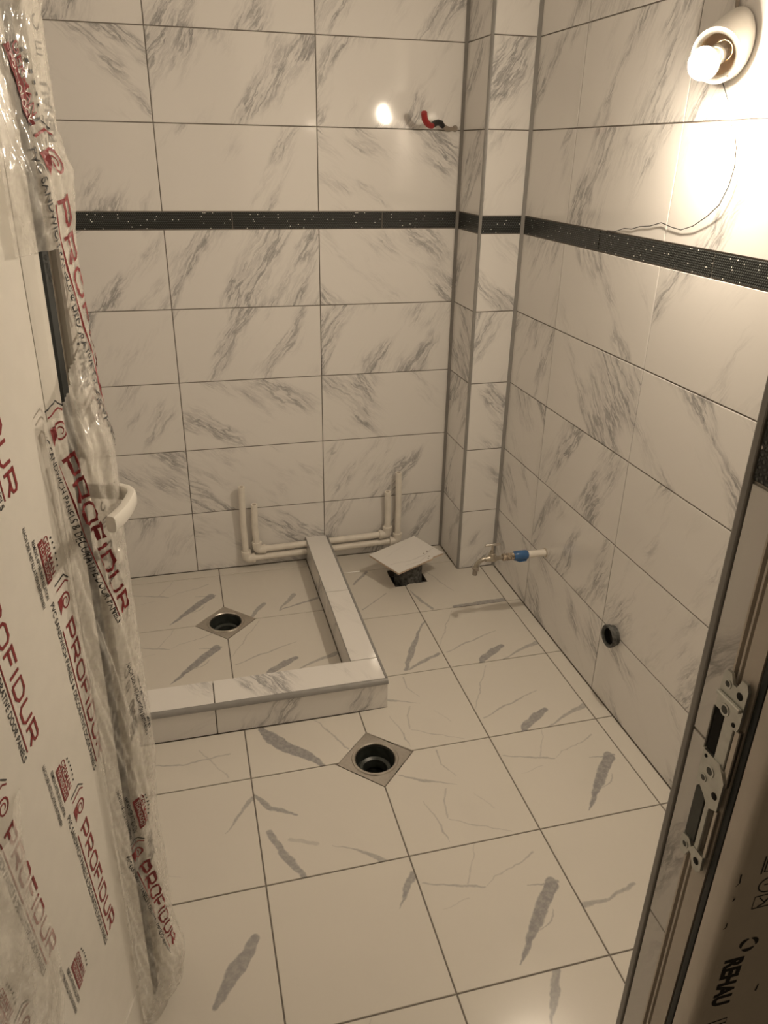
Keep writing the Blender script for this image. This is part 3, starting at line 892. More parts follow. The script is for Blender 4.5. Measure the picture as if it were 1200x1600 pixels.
tube('red_tape', [P(0.358, -0.078, 1.560), P(0.345, -0.088, 1.561), P(0.332, -0.098, 1.568), P(0.323, -0.106, 1.578), P(0.319, -0.112, 1.590), P(0.318, -0.116, 1.596)], 0.0095, 'red_cable', cb, 12, radii=[0.0085, 0.0092, 0.0098, 0.0100, 0.0098, 0.0092])
lathe('filler_plug', [(0.010, 0.0), (0.009, 0.003), (0.004, 0.0045), (0, 0.0045)], 'mortar', cb, 14, axis_matrix(P(0.462, -0.0005, 1.556), (0, -1, 0)))

# ------------------------------------------------------------------ lamp
AX = Vector((-0.81, -0.46, -0.355)).normalized()
BASE = Vector((XR - 0.001, -1.135, 1.688))
lamp = empty('wall_lampholder', tuple(BASE))
tag(lamp, 'round white lampholder with a bare lit bulb on the right wall', 'lamp')
FRONT = AX * 0.070
# body: from a disc on the wall to the tilted front ring
bm = bmesh.new()
nseg = 48
wn, wu, wr = Vector((-1, 0, 0)), Vector((0, 0, 1)), Vector((0, -1, 0))
fq = AX.to_track_quat('Z', 'Y')
ex = (wu - AX * wu.dot(AX)).normalized()
ey = AX.cross(ex)
if ey.dot(wr) < 0: ey = -ey
rings = []
for t, r in ((0.0, 0.062), (0.06, 0.0635), (0.15, 0.0625), (0.6, 0.054), (1.0, 0.050)):
    c = FRONT * t
    u_ = wu.lerp(ex, t).normalized(); v_ = wr.lerp(ey, t).normalized()
    rings.append([bm.verts.new(c + u_ * (r * math.cos(2 * math.pi * k / nseg)) + v_ * (r * math.sin(2 * math.pi * k / nseg)) + Vector((-0.001, 0, 0))) for k in range(nseg)])
for A, B in zip(rings[:-1], rings[1:]):
    for k in range(nseg):
        bm.faces.new((A[k], A[(k + 1) % nseg], B[(k + 1) % nseg], B[k]))
from_bm('body', bm, 'ceramic', lamp, smooth=True)
ax = axis_matrix(FRONT, AX)
lathe('front_ring', [(0.050, -0.002), (0.0515, 0.003), (0.050, 0.006), (0.040, 0.006), (0.038, 0.003), (0.037, -0.002)], 'ceramic', lamp, 48, ax)
lathe('inner_cup', [(0.0375, 0.002), (0.036, -0.022), (0.016, -0.028), (0.0, -0.028)], 'lamp_inner', lamp, 40, ax)
lathe('socket', [(0.018, -0.027), (0.0185, 0.002), (0.016, 0.004), (0.0135, 0.002), (0.0135, -0.02)], 'ceramic', lamp, 30, ax)
for a in (math.radians(20), math.radians(145), math.radians(265)):
    p = FRONT + (ex * math.cos(a) + ey * math.sin(a)) * 0.045 + AX * 0.006
    lathe('screw', [(0.0022, -0.001), (0.0022, 0.0008), (0, 0.0010)], 'brass', lamp, 10, axis_matrix(p, AX))
lathe('bulb_base', [(0.0125, -0.018), (0.0125, 0.006), (0.014, 0.010)], 'steel', lamp, 24, ax)
lathe('bulb_housing', [(0.0135, 0.006), (0.016, 0.012), (0.0225, 0.028), (0.0285, 0.044), (0.0298, 0.050), (0.0290, 0.0505)], 'ceramic', lamp, 36, ax)
bulb = lathe('bulb', [(0.0290, 0.0502), (0.0290, 0.053), (0.0275, 0.060), (0.0240, 0.067), (0.0180, 0.073), (0.010, 0.0768), (0.0, 0.078)], 'bulb', lamp, 36, ax)
tube('supply_cable', [(-0.004, 0.004, 0.056), (-0.006, 0.006, 0.085), (-0.007, 0.008, 0.13), (-0.006, 0.01, 0.3), (-0.006, 0.012, 0.8)], 0.004, 'grey_cable', lamp, 10)
tube('pink_tape', [(-0.0065, 0.0065, 0.084), (-0.0075, 0.008, 0.108)], 0.0085, 'pink_tape', lamp, 12)

wire = empty('thin_wire', (XR, -1.135, 1.3))
tag(wire, 'thin dark wire curving down the right wall from the lampholder', 'wire')
wpx = [(-1.130, 1.640, 0.020), (-1.160, 1.600, 0.017), (-1.185, 1.565, 0.015), (-1.194, 1.54, 0.014), (-1.206, 1.525, 0.012), (-1.218, 1.50, 0.012), (-1.224, 1.465, 0.012), (-1.216, 1.43, 0.011),
       (-1.196, 1.393, 0.010), (-1.160, 1.368, 0.008), (-1.115, 1.345, 0.006), (-1.070, 1.333, 0.004), (-1.030, 1.336, 0.004), (-0.99, 1.342, 0.004), (-0.945, 1.331, 0.003), (-0.90, 1.326, 0.003),
       (-0.865, 1.317, 0.003), (-0.83, 1.316, 0.003), (-0.79, 1.305, 0.002), (-0.745, 1.303, 0.001)]
tube('wire_strand', [(-d, y + 1.135, z - 1.3) for y, z, d in wpx], 0.0010, 'black_cable', wire, 6)

# ------------------------------------------------------------------ flat print helpers
def text_tris(body, bold=0.0):
    cu = bpy.data.curves.new('print', 'FONT')
    cu.body = body
    cu.offset = bold
    cu.resolution_u = 4
    ob = bpy.data.objects.new('print', cu)
    COL.objects.link(ob)
    bpy.context.view_layer.update()
    dg = bpy.context.evaluated_depsgraph_get()
    me = bpy.data.meshes.new_from_object(ob.evaluated_get(dg))
    vs = [(v.co.x, v.co.y) for v in me.vertices]
    fs = [tuple(p.vertices) for p in me.polygons]
    bpy.data.objects.remove(ob); bpy.data.curves.remove(cu); bpy.data.meshes.remove(me)
    return vs, fs
tcache = {}
def fitted(body, length, height, bold=0.0):
    """text scaled to x 0..length, cap height = height"""
    k = (body, bold)
    if k not in tcache: tcache[k] = text_tris(body, bold)
    vs, fs = tcache[k]
    x0, x1 = min(v[0] for v in vs), max(v[0] for v in vs)
    y1 = max(v[1] for v in vs)
    return [((v[0] - x0) / (x1 - x0) * length, v[1] / y1 * height) for v in vs], fs
def stroke(pts, wd, close=False):
    """polyline with width as flat quads"""
    vs, fs = [], []
    n = len(pts)
    for i, p in enumerate(pts):
        a = pts[i - 1] if (i > 0 or close) else p
        b = pts[(i + 1) % n] if (i < n - 1 or close) else p
        d = Vector((b[0] - a[0], b[1] - a[1]))
        if d.length < 1e-9: d = Vector((1, 0))
        d.normalize()
        nx, ny = -d.y, d.x
        wi = wd[i] if isinstance(wd, (list, tuple)) else wd
        vs += [(p[0] + nx * wi / 2, p[1] + ny * wi / 2), (p[0] - nx * wi / 2, p[1] - ny * wi / 2)]
    for i in range(n if close else n - 1):
        k = (i + 1) % n
        fs.append((2 * i, 2 * i + 1, 2 * k + 1, 2 * k))
    return vs, fs
def rectv(x0, x1, y0, y1):
    return [(x0, y0), (x1, y0), (x1, y1), (x0, y1)], [(0, 1, 2, 3)]

class Print:
    """collects flat shapes in 2-D, then maps them onto a surface"""
    def __init__(self): self.v, self.f = [], []
    def add(self, shape, ox=0.0, oy=0.0):
        vs, fs = shape
        n = len(self.v)
        self.v += [(x + ox, y + oy) for x, y in vs]
        self.f += [tuple(n + i for i in f) for f in fs]
    def mapped(self, fn):
        q = Print(); q.v = [fn(x, y) for x, y in self.v]; q.f = list(self.f); return q
    def extend(self, o):
        n = len(self.v); self.v += o.v; self.f += [tuple(n + i for i in f) for f in o.f]
    def build(self, name, mat, parent, surf, sub=0):
        bm = bmesh.new()
        vs = [bm.verts.new((x, y, 0)) for x, y in self.v]
        for f in self.f:
            try: bm.faces.new([vs[i] for i in f])
            except ValueError: pass
        if sub:
            bmesh.ops.triangulate(bm, faces=bm.faces)
            for _ in range(sub):
                es = [e for e in bm.edges if e.calc_length() > 0.008]
                if es: bmesh.ops.subdivide_edges(bm, edges=es, cuts=1, use_grid_fill=False)
                bmesh.ops.triangulate(bm, faces=bm.faces)
        for v in bm.verts:
            v.co = Vector(surf(v.co.x, v.co.y))
        me = bpy.data.meshes.new(name)
        bm.to_mesh(me); bm.free()
        return link(name, me, mat, parent)

def logo(pr, ox, oy, s):
    """spiral mark over a filled corner"""
    pts, wd = [], []
    for i in range(26):
        a = math.radians(200 - i * 22)
        r = s * (0.42 - 0.0125 * i)
        pts.append((ox + s * 0.62 + r * math.cos(a), oy + s * 0.62 + r * math.sin(a))); wd.append(s * (0.10 - 0.002 * i))
    pr.add(stroke(pts, wd))
    pr.add(([(ox + 0.18 * s, oy), (ox + 0.95 * s, oy), (ox + 0.62 * s, oy + 0.30 * s), (ox + 0.30 * s, oy + 0.42 * s), (ox + 0.16 * s, oy + 0.62 * s)], [(0, 1, 2, 3, 4)]))
    pr.add(stroke([(ox - 0.28 * s, oy + 0.10 * s), (ox - 0.28 * s, oy + 0.95 * s), (ox - 0.05 * s, oy + 1.2 * s)], s * 0.08))

GLYPH = {
    'P': (1.0, [[(0.0, 0.0), (0.0, 1.0)], [(-0.12, 1.0), (0.82, 1.0), (1.0, 0.88), (1.0, 0.52), (0.82, 0.40), (0.0, 0.40)]]),
    'R': (1.0, [[(0.0, 0.0), (0.0, 1.0)], [(-0.12, 1.0), (0.82, 1.0), (1.0, 0.88), (1.0, 0.56), (0.82, 0.44), (0.0, 0.44)], [(0.48, 0.44), (1.02, 0.0)]]),
    'O': (1.05, [[(0.2, 0.0), (0.85, 0.0), (1.05, 0.2), (1.05, 0.8), (0.85, 1.0), (0.2, 1.0), (0.0, 0.8), (0.0, 0.2), (0.2, 0.0)]]),
    'F': (0.9, [[(0.0, 0.0), (0.0, 1.0)], [(-0.12, 1.0), (0.95, 1.0)], [(0.0, 0.52), (0.78, 0.52)]]),
    'I': (0.06, [[(0.0, 0.0), (0.0, 1.0)]]),
    'D': (1.0, [[(0.0, 0.0), (0.0, 1.0), (0.72, 1.0), (1.0, 0.74), (1.0, 0.26), (0.72, 0.0), (0.0, 0.0)]]),
    'U': (1.0, [[(0.0, 1.0), (0.0, 0.22), (0.2, 0.0), (0.8, 0.0), (1.0, 0.22), (1.0, 1.0)]])}
def drawn_word(word, length, cap):
    tot = sum(GLYPH[c][0] + 0.42 for c in word) - 0.42
    kx = length / tot
    vs, fs, x = [], [], 0.0
    for c in word:
        wd, lines = GLYPH[c]
        for ln in lines:
            v, f = stroke([((x + px) * kx, 0.08 * cap + py * cap * 0.86) for px, py in ln], cap * 0.185)
            n = len(vs); vs += v; fs += [tuple(n + i for i in q) for q in f]
        x += wd + 0.42
    return vs, fs
def name_block(red, blk, ox, oy, length=0.250, cap=0.024):
    """the big panel-maker's name: mark, name, red rule, small line; x along the text, y up"""
    k = length / 0.25
    logo(red, ox - 0.052 * k, oy - 0.002 * k, 0.030 * k)
    blk.add(stroke([(ox - 0.070 * k, oy + 0.0 * k), (ox - 0.070 * k, oy + 0.026 * k), (ox - 0.058 * k, oy + 0.036 * k)], 0.0020 * k))
    red.add(drawn_word('PROFIDUR', length, cap), ox, oy)
    red.add(rectv(ox - 0.002, ox + length, oy - 0.0085 * k, oy - 0.0062 * k))
    blk.add(fitted('PVC SANDWICH PANELS & DECORATIVE DOOR PANELS', length * 1.24, 0.0088 * k, 0.008), ox - 0.055 * k, oy - 0.0205 * k)

WHITE = []
def german_block(red, blk, ox, oy, k=1.0):
    WHITE.append((ox + 0.001 * k, oy + 0.0008 * k, k))
    red.add(fitted('GERMAN', 0.056 * k, 0.0105 * k, 0.01), ox, oy + 0.013 * k)
    vs, fs = rectv(-0.002 * k, 0.060 * k, -0.002 * k, 0.0115 * k)
    red.add((vs, fs), ox, oy)
    for i in range(6):
        a = i * 0.0085 * k
        blk.add(rectv(0.008 * k + a, 0.011 * k + a, 0.0275 * k + 0.004 * k * math.sin(math.pi * (i + 0.5) / 6), 0.0305 * k + 0.004 * k * math.sin(math.pi * (i + 0.5) / 6)), ox, oy)

def small_lines(blk, ox, oy, k=1.0):
    blk.add(fitted('REMOVE AFTER INSTALLATION', 0.088 * k, 0.0066 * k, 0.01), ox, oy)
    blk.add(fitted('NACH DER INSTALLATION ENTFERNEN', 0.118 * k, 0.0066 * k, 0.01), ox - 0.026 * k, oy - 0.0125 * k)

# ------------------------------------------------------------------ door leaf, open into the room
TH = math.radians(17.0)
LD = Vector((math.sin(TH), math.cos(TH), 0))
ND = Vector((math.cos(TH), -math.sin(TH), 0))
LE = Vector((-0.599, -1.58, 0.0)) - ND * 0.0195
LW, LT_, LZ0, LZ1 = 0.735, 0.062, 0.012, 2.06
door = bpy.data.objects.new('door_1', None)
COL.objects.link(door)
tag(door, 'white panel door standing open at the left, still in printed protective film', 'door', kind='structure')
# local frame: x = towards hinge (u), y = out of the face (n), z up, with a slight lean
al = math.atan(0.013)
N2 = ND * math.cos(al) - Vector((0, 0, 1)) * math.sin(al)
Z2 = ND * math.sin(al) + Vector((0, 0, 1)) * math.cos(al)
dm = Matrix.Identity(4)
for i in range(3):
    dm[i][0] = -LD[i]; dm[i][1] = N2[i]; dm[i][2] = Z2[i]; dm[i][3] = LE[i]
door.matrix_world = dm
def dprism(name, pts, mat, z0=LZ0, z1=LZ1, parent=door, smooth=False):
    bm = bmesh.new()
    bm_prism(bm, pts, z0, z1)
    return from_bm(name, bm, mat, parent, smooth)
PE = 0.142            # where the panel starts
# free-edge stile: lip, channel, bead
dprism('lip', [(0.0, -0.004), (0.0005, -0.001), (0.003, 0.0), (0.040, 0.0), (0.043, -0.003), (0.043, -0.020), (0.0, -0.020)], 'profile')
dprism('stile', [(0.043, -0.010), (0.073, -0.010), (0.073, -0.060), (0.006, -0.060), (0.006, -0.0205), (0.0425, -0.0205)], 'profile_inner')
dprism('gasket', [(0.0735, -0.012), (0.0735, -0.003), (0.077, 0.003), (0.096, 0.0045), (0.099, 0.002), (0.099, -0.012)], 'gasket')
dprism('bead', [(0.0995, -0.020), (0.0995, 0.001), (0.102, 0.003), (0.118, 0.0045), (0.134, 0.002), (PE - 0.0012, 0.0005), (PE - 0.0012, -0.020)], 'profile')
dprism('panel', [(PE, -0.046), (PE, 0.0), (LW - 0.10, 0.0), (LW - 0.10, -0.046)], 'panel', LZ0 + 0.11, LZ1 - 0.11)
dprism('hinge_stile', [(LW - 0.0995, -0.060), (LW - 0.0995, 0.004), (LW - 0.09, 0.007), (LW, 0.007), (LW, -0.060)], 'profile')
dprism('rail', [(PE, -0.060), (PE, 0.003), (LW - 0.10, 0.003), (LW - 0.10, -0.060)], 'profile', LZ0, LZ0 + 0.1095)
dprism('rail', [(PE, -0.060), (PE, 0.003), (LW - 0.10, 0.003), (LW - 0.10, -0.060)], 'profile', LZ1 - 0.1095, LZ1)

# prints on the panel
T2 = Vector((-0.115, -0.9934)); U2 = Vector((-0.9934, 0.115))
red, blk, wht = Print(), Print(), Print()
V1, V2 = Vector((0.058, -0.305)), Vector((0.160, 0.165))
for a in range(-6, 8):
    for b in range(-4, 6):
        sh = V1 * a + V2 * b
        # big name
        org = Vector((0.184, 0.905)) + sh
        end = org + T2 * 0.25
        ok = all(PE + 0.005 < p[0] < LW - 0.12 and LZ0 + 0.12 < p[1] < LZ1 - 0.14 for p in (org + U2 * 0.03 - T2 * 0.07, end + U2 * 0.028, org - U2 * 0.022, end - U2 * 0.022 + T2 * 0.01, org - T2 * 0.08))
        if (a, b) == (0, 0): ok = True
        if ok:
            r_, b_ = Print(), Print()
            name_block(r_, b_, 0, 0)
            fn = lambda x, y, org=org: tuple(org + T2 * x + U2 * y)
            red.extend(r_.mapped(fn)); blk.extend(b_.mapped(fn))
        org = Vector((0.213, 1.045)) + sh
        end = org + T2 * 0.06
        ok = all(PE + 0.004 < p[0] < LW - 0.12 and LZ0 + 0.12 < p[1] < LZ1 - 0.14 for p in (org + U2 * 0.032, end + U2 * 0.032, org - U2 * 0.03 - T2 * 0.05, end - U2 * 0.03 + T2 * 0.03))
        if ok:
            r_, b_ = Print(), Print()
            german_block(r_, b_, 0, 0)
            small_lines(b_, -0.012, -0.013)
            fn = lambda x, y, org=org: tuple(org + T2 * x + U2 * y)
            w_ = Print(); w_.add(fitted('TECHNOLOGY', 0.056, 0.0078, 0.006), 0.001, 0.0008); wht.extend(w_.mapped(fn))
            red.extend(r_.mapped(fn)); blk.extend(b_.mapped(fn))
panel_o = [c for c in door.children if c.name.startswith('panel')][0]
red.build('red_print', 'red_ink', panel_o, lambda u, z: (u, 0.0005, z))
blk.build('black_print', 'black_ink', panel_o, lambda u, z: (u, 0.0006, z))

wht.build('white_print', 'panel', panel_o, lambda u, z: (u, 0.0008, z))
# prints on the lip tape
lp = Print()
for zz in (1.485, 1.185, 0.885, 0.585, 0.285, 1.785):
    r_ = Print()
    r_.add(fitted('REHAU', 0.062, 0.022, 0.03), 0.0, 0.0)
    r_.add(stroke([(0.090, 0.004), (0.090, 0.020), (0.102, 0.020), (0.102, 0.004)], 0.0020))
    r_.add(stroke([(0.096, 0.006), (0.096, 0.018)], 0.0016))
    r_.add(stroke([(0.122 + 0.007 * math.cos(a_), 0.012 + 0.008 * math.sin(a_)) for a_ in [2 * math.pi * i / 14 for i in range(11)]], 0.0020))
    for q in (-0.004, 0.008, 0.020):
        r_.add(rectv(q, q + 0.008, 0.0265, 0.0295))
    lp.extend(r_.mapped(lambda x, y, zz=zz: (0.005 + y, zz + x)))
lip_o = [c for c in door.children if c.name.startswith('lip')][0]
lp.build('black_print', 'black_ink', lip_o, lambda u, z: (u, 0.0005, z))

# handle on the stile
hd = empty('handle'); hd.parent = door
hz = 1.050
bm = bmesh.new()
bm_box(bm, 0.045, 0.072, -0.010, -0.001, hz - 0.17, hz + 0.045)
bmesh.ops.bevel(bm, geom=list(bm.edges), offset=0.004, segments=2, affect='EDGES')
from_bm('backplate', bm, 'handle', hd, smooth=True)
bm = bmesh.new()
sec = []
path = []
for i in range(4): path.append((0.058, -0.003 + i * 0.013))
cxr = 0.030
for i in range(1, 9):
    a = math.pi / 2 * i / 8
    path.append((0.058 + cxr * (1 - math.cos(a)), 0.040 + cxr * math.sin(a)))
for i in range(1, 6): path.append((0.088 + i * 0.0145, 0.070 + 0.0035 * math.sin(i / 5 * math.pi)))
rings = []
for i, (u, n_) in enumerate(path):
    p0 = path[max(0, i - 1)]; p1 = path[min(len(path) - 1, i + 1)]
    d = Vector((p1[0] - p0[0], p1[1] - p0[1])).normalized()
    nx = Vector((-d.y, d.x))
    hw = 0.0062 + 0.0008 * (i / len(path)); hh = 0.0115
    ring = []
    for k in range(12):
        a = 2 * math.pi * k / 12
        ca, sa = math.cos(a), math.sin(a)
        e = 0.6
        px = hw * math.copysign(abs(ca) ** e, ca); pz = hh * math.copysign(abs(sa) ** e, sa)
        ring.append(bm.verts.new((u + nx.x * px, n_ + nx.y * px, hz + pz)))
    rings.append(ring)
for A, B in zip(rings[:-1], rings[1:]):
    for k in range(12):
        bm.faces.new((A[k], A[(k + 1) % 12], B[(k + 1) % 12], B[k]))
bm.faces.new(rings[0]); bm.faces.new(rings[-1][::-1])
from_bm('lever', bm, 'handle', hd, smooth=True)
lathe('key_cylinder', [(0.010, -0.002), (0.010, 0.034), (0.008, 0.036), (0.0, 0.036)], 'handle', hd, 20, axis_matrix((0.058, -0.002, hz - 0.100), (0, 1, 0)))

# loose protective film along the free edge
SIL = [(-0.02, 0.06, 0.020), (0.060, 0.09, 0.055), (0.124, 0.09, 0.064), (0.194, 0.09, 0.049), (0.327, 0.09, 0.047), (0.450, 0.09, 0.042), (0.618, 0.09, 0.054), (0.707, 0.09, 0.053), (0.802, 0.09, 0.051), (0.891, 0.09, 0.049),
       (0.984, 0.09, 0.048), (1.062, 0.09, 0.051), (1.126, 0.09, 0.051), (1.185, 0.06, 0.030), (1.237, 0.03, 0.019), (1.262, 0.03, 0.016), (1.365, 0.03, 0.014), (1.431, 0.03, 0.021), (1.452, 0.03, 0.023), (1.476, 0.03, 0.015),
       (1.516, 0.03, 0.004), (1.60, 0.03, 0.006), (1.64, 0.03, 0.016), (2.1, 0.03, 0.016)]
def sil(z):
    for (a, ua, x), (b, ub, y) in zip(SIL[:-1], SIL[1:]):
        if a <= z <= b:
            t = (z - a) / (b - a); t = t * t * (3 - 2 * t)
            return ua + (ub - ua) * t, x + (y - x) * t
    return 0.03, 0.016
W1 = 0.135
def film_pt(wv, z, lift=0.0):
    us, ns = sil(z)
    t = wv / W1
    fold = noise.noise(Vector((wv * 38.0 + z * 7.0, z * 3.5, 2.0)))
    fold2 = 1.0 - abs(noise.noise(Vector((wv * 60.0 + z * 16.0, z * 6.0, 9.0)))) * 2.0
    fold3 = 1.0 - abs(noise.noise(Vector((wv * 110.0 - z * 40.0, z * 22.0, 5.0)))) * 2.0
    if t <= 1.0:
        u = 0.168 + (us - 0.168) * t
        k = t * t * (3 - 2 * t)
        n_ = 0.008 + (ns - 0.008) * k
        amp = math.sin(math.pi * t) ** 0.7 if 0 < t < 1 else 0.0
    else:
        q = (wv - W1) / 0.055
        u = us - (us + 0.010) * q
        n_ = ns - (ns + 0.014) * q * q
        amp = 0.3
    n_ += amp * (0.006 * fold + 0.004 * fold2) + (0.0012 + 0.0010 * amp) * fold3
    n_ = max(n_, 0.0065 if u > 0.09 else (0.002 if u > 0 else -0.03))
    return (u, n_ + lift, z)
def film_hole(wv, z):
    # torn open window: bead, gasket and channel lie bare
    if 1.185 < z < 1.372:
        edge = 0.098 - max(0.0, (1.255 - z)) * 0.9
        if wv < edge: return True
    return False
bm = bmesh.new()
NW, NZ = 60, 480
grid = {}
for i in range(NW + 1):
    for k in range(NZ + 1):
        wv = 0.19 * i / NW; z = 0.02 + (1.90 - 0.02) * k / NZ
        grid[i, k] = bm.verts.new(film_pt(wv, z))
for i in range(NW):
    for k in range(NZ):
        wv = 0.19 * (i + 0.5) / NW; z = 0.02 + 1.88 * (k + 0.5) / NZ
        if film_hole(wv, z): continue
        bm.faces.new((grid[i, k], grid[i + 1, k], grid[i + 1, k + 1], grid[i, k + 1]))
bmesh.ops.delete(bm, geom=[v for v in bm.verts if not v.link_faces], context='VERTS')
film = from_bm('edge_film', bm, 'film', door, smooth='all')
fr, fb, fw = Print(), Print(), Print()
def on_film(builder, w0, z0, tilt, red_, blk_):
    r_, b_ = Print(), Print()
    WHITE.clear()
    builder(r_, b_)
    c, s = math.cos(tilt), math.sin(tilt)
    fn = lambda x, y: (w0 + x * s + y * c, z0 - x * c + y * s)
    for wx, wy, wk in WHITE:
        w_ = Print(); w_.add(fitted('TECHNOLOGY', 0.056 * wk, 0.0078 * wk, 0.006), wx, wy); fw.extend(w_.mapped(fn))
    red_.extend(r_.mapped(fn)); blk_.extend(b_.mapped(fn))
on_film(lambda r_, b_: name_block(r_, b_, 0, 0, 0.255, 0.028), 0.026, 1.128, math.radians(17), fr, fb)
on_film(lambda r_, b_: small_lines(b_, 0, 0, 1.25), 0.112, 0.770, math.radians(10), fr, fb)
on_film(lambda r_, b_: (german_block(r_, b_, 0, 0, 1.1), small_lines(b_, -0.02, -0.013, 1.0)), 0.062, 0.545, math.radians(12), fr, fb)
on_film(lambda r_, b_: name_block(r_, b_, 0, 0, 0.230, 0.028), 0.060, 0.395, math.radians(12), fr, fb)
on_film(lambda r_, b_: (german_block(r_, b_, 0, 0, 1.3)), 0.046, 1.572, math.radians(20), fr, fb)
on_film(lambda r_, b_: name_block(r_, b_, 0, 0, 0.30, 0.026), 0.094, 1.420, math.radians(15), fr, fb)
def film_surf(a, b):
    return film_pt(max(0.0, min(0.189, a)), max(0.025, min(1.895, b)), 0.0014)
fr.build('red_print', 'red_ink', film, film_surf, sub=3)
fb.build('black_print', 'black_ink', film, film_surf, sub=2)
fw.build('white_print', 'panel', film, lambda a, b: film_pt(max(0.0, min(0.189, a)), max(0.025, min(1.895, b)), 0.0022), sub=2)

# second loose fold of film low on the panel
def fold_pt(a, b):
    """a 0..1 across (towards hinge), b 0..1 upwards"""
    z = 0.14 + 0.66 * b
    uc = 0.385 + 0.055 * (1 - b) + 0.02 * math.sin(b * 9)
    u = uc + (a - 0.15) * 0.24
    k = max(0.0, min(1.0, a / 0.35)); k = k * k * (3 - 2 * k)
    top = max(0.0, min(1.0, (1 - b) / 0.12)) ** 0.5
    n_ = 0.004 + 0.040 * k * (0.45 + 0.55 * top) * (0.75 + 0.25 * math.sin(b * 7 + 1))
    n_ += (0.010 * noise.noise(Vector((a * 6, b * 9, 4.0))) + 0.006 * (1 - abs(noise.noise(Vector((a * 9 + b * 6, b * 10, 7.0)))) * 2)) * k
    return (u, max(n_, 0.003), z)
bm = bmesh.new()
na, nb = 26, 80
gr = [[bm.verts.new(fold_pt(i / na, k / nb)) for k in range(nb + 1)] for i in range(na + 1)]
for i in range(na):
    for k in range(nb):
        bm.faces.new((gr[i][k], gr[i + 1][k], gr[i + 1][k + 1], gr[i][k + 1]))
from_bm('hanging_film', bm, 'film', door, smooth='all')

# ------------------------------------------------------------------ door frame with lock strike
fr_root = empty('door_frame', (-0.045, -2.318, 0))
tag(fr_root, 'white plastic door frame with a steel lock strike on the right of the doorway', 'door frame')
def fprism(name, pts, mat, z0=0.0, z1=DOOR_H, parent=fr_root, mirror=False):
    if mirror: pts = [(-1.0 - x, y) for x, y in pts]
    bm = bmesh.new()
    bm_prism(bm, [(x + 0.045, y + 2.318) for x, y in pts], z0, z1)
    return from_bm(name, bm, mat, parent, smooth=True)
FY = -2.309
jamb = [(-0.0445, -2.2408), (-0.0500, -2.2408), (-0.0520, -2.2418), (-0.0520, -2.2438), (-0.0460, -2.2446), (-0.0460, -2.2472), (-0.0515, -2.2478), (-0.0515, -2.2500), (-0.0455, -2.2508), (-0.0455, -2.2532), (-0.0520, -2.2540),
        (-0.0520, -2.2715), (-0.0430, -2.2717), (-0.0430, -2.2812), (-0.0510, -2.2815), (-0.0530, -2.2825), (-0.0545, -2.2900), (-0.0560, -2.3010), (-0.0550, -2.3055), (-0.0515, -2.3085), (-0.0470, FY),
        (0.0600, FY), (0.0600, -2.2408)]
for mir in (False, True):
    fprism('jamb', jamb, 'frame_pvc', mirror=mir)
    fprism('gasket', [(-0.0435, -2.2720), (-0.0505, -2.2722), (-0.0520, -2.2745), (-0.0515, -2.2795), (-0.0435, -2.2808)], 'gasket', mirror=mir)
box('head', -1.0615 + 0.045, 0.0615 + 0.045, FY + 2.318, -2.2408 + 2.318, DOOR_H + 0.0005, DOOR_H + 0.059, 'frame_pvc', fr_root)

# strike: steel straps, dark-painted cavity blocks and screws on the rebate
st = empty('strike_plate'); st.parent = fr_root
SX = -0.0522
def sbox(name, y0, y1, z0, z1, x_out, mat='zinc', x_in=SX, bev=0.0008):
    bm = bmesh.new()
    bm_box(bm, x_out + 0.045, x_in + 0.045, y0 + 2.318, y1 + 2.318, z0, z1)
    if bev: bmesh.ops.bevel(bm, geom=list(bm.edges), offset=bev, segments=1, affect='EDGES')
    return from_bm(name, bm, mat, st)
def shole(y, z, r=0.0036, screw=True):
    mt = axis_matrix((-0.0585 + 0.045, y + 2.318, z), (-1, 0, 0))
    lathe('screw' if screw else 'screw_hole_shade', [(r * 1.25, 0.0), (r * 1.2, 0.0007), (r * 0.8, 0.0004)] if screw else [(r, 0.0003), (r * 0.9, 0.0005), (0, 0.0005)], 'zinc' if screw else 'black', st, 16, mt)  # empty holes are flat black discs, their shade painted on
    if screw:
        lathe('screw_slot', [(r * 0.8, 0.0004), (0.0, 0.0006)], 'dark', st, 12, mt)
def plate(pts, x_out=-0.0585, x_in=-0.0555, name='strap'):
    bm = bmesh.new()
    a = [bm.verts.new((x_in + 0.045, y + 2.318, z)) for y, z in pts]
    b = [bm.verts.new((x_out + 0.045, y + 2.318, z)) for y, z in pts]
    n = len(pts)
    for i in range(n): bm.faces.new((a[i], a[(i + 1) % n], b[(i + 1) % n], b[i]))
    bm.faces.new(a); bm.faces.new(b[::-1])
    return from_bm(name, bm, 'zinc', st)
YA, YB = -2.2400, -2.2705       # inner and outer edge of the plate
# upper strap with two ears
plate([(YA, 1.068), (YA, 1.086), (YA - 0.003, 1.092), (YA - 0.009, 1.092), (YA - 0.013, 1.084), (YB + 0.013, 1.084), (YB + 0.009, 1.094), (YB + 0.003, 1.094), (YB, 1.088), (YB, 1.052), (YB + 0.002, 1.046), (YB + 0.016, 1.046), (YB + 0.018, 1.052), (YA, 1.052)])
sbox('strap_bridge', YB + 0.0005, YA - 0.0005, 1.0665, 1.0705, -0.0625, x_in=-0.0585)
shole(YA - 0.0075, 1.0805); shole(YB + 0.0075, 1.0790, 0.0036, False)
shole(YA - 0.0110, 1.0560, 0.0048); shole(YB + 0.0065, 1.0500, 0.0022, False)
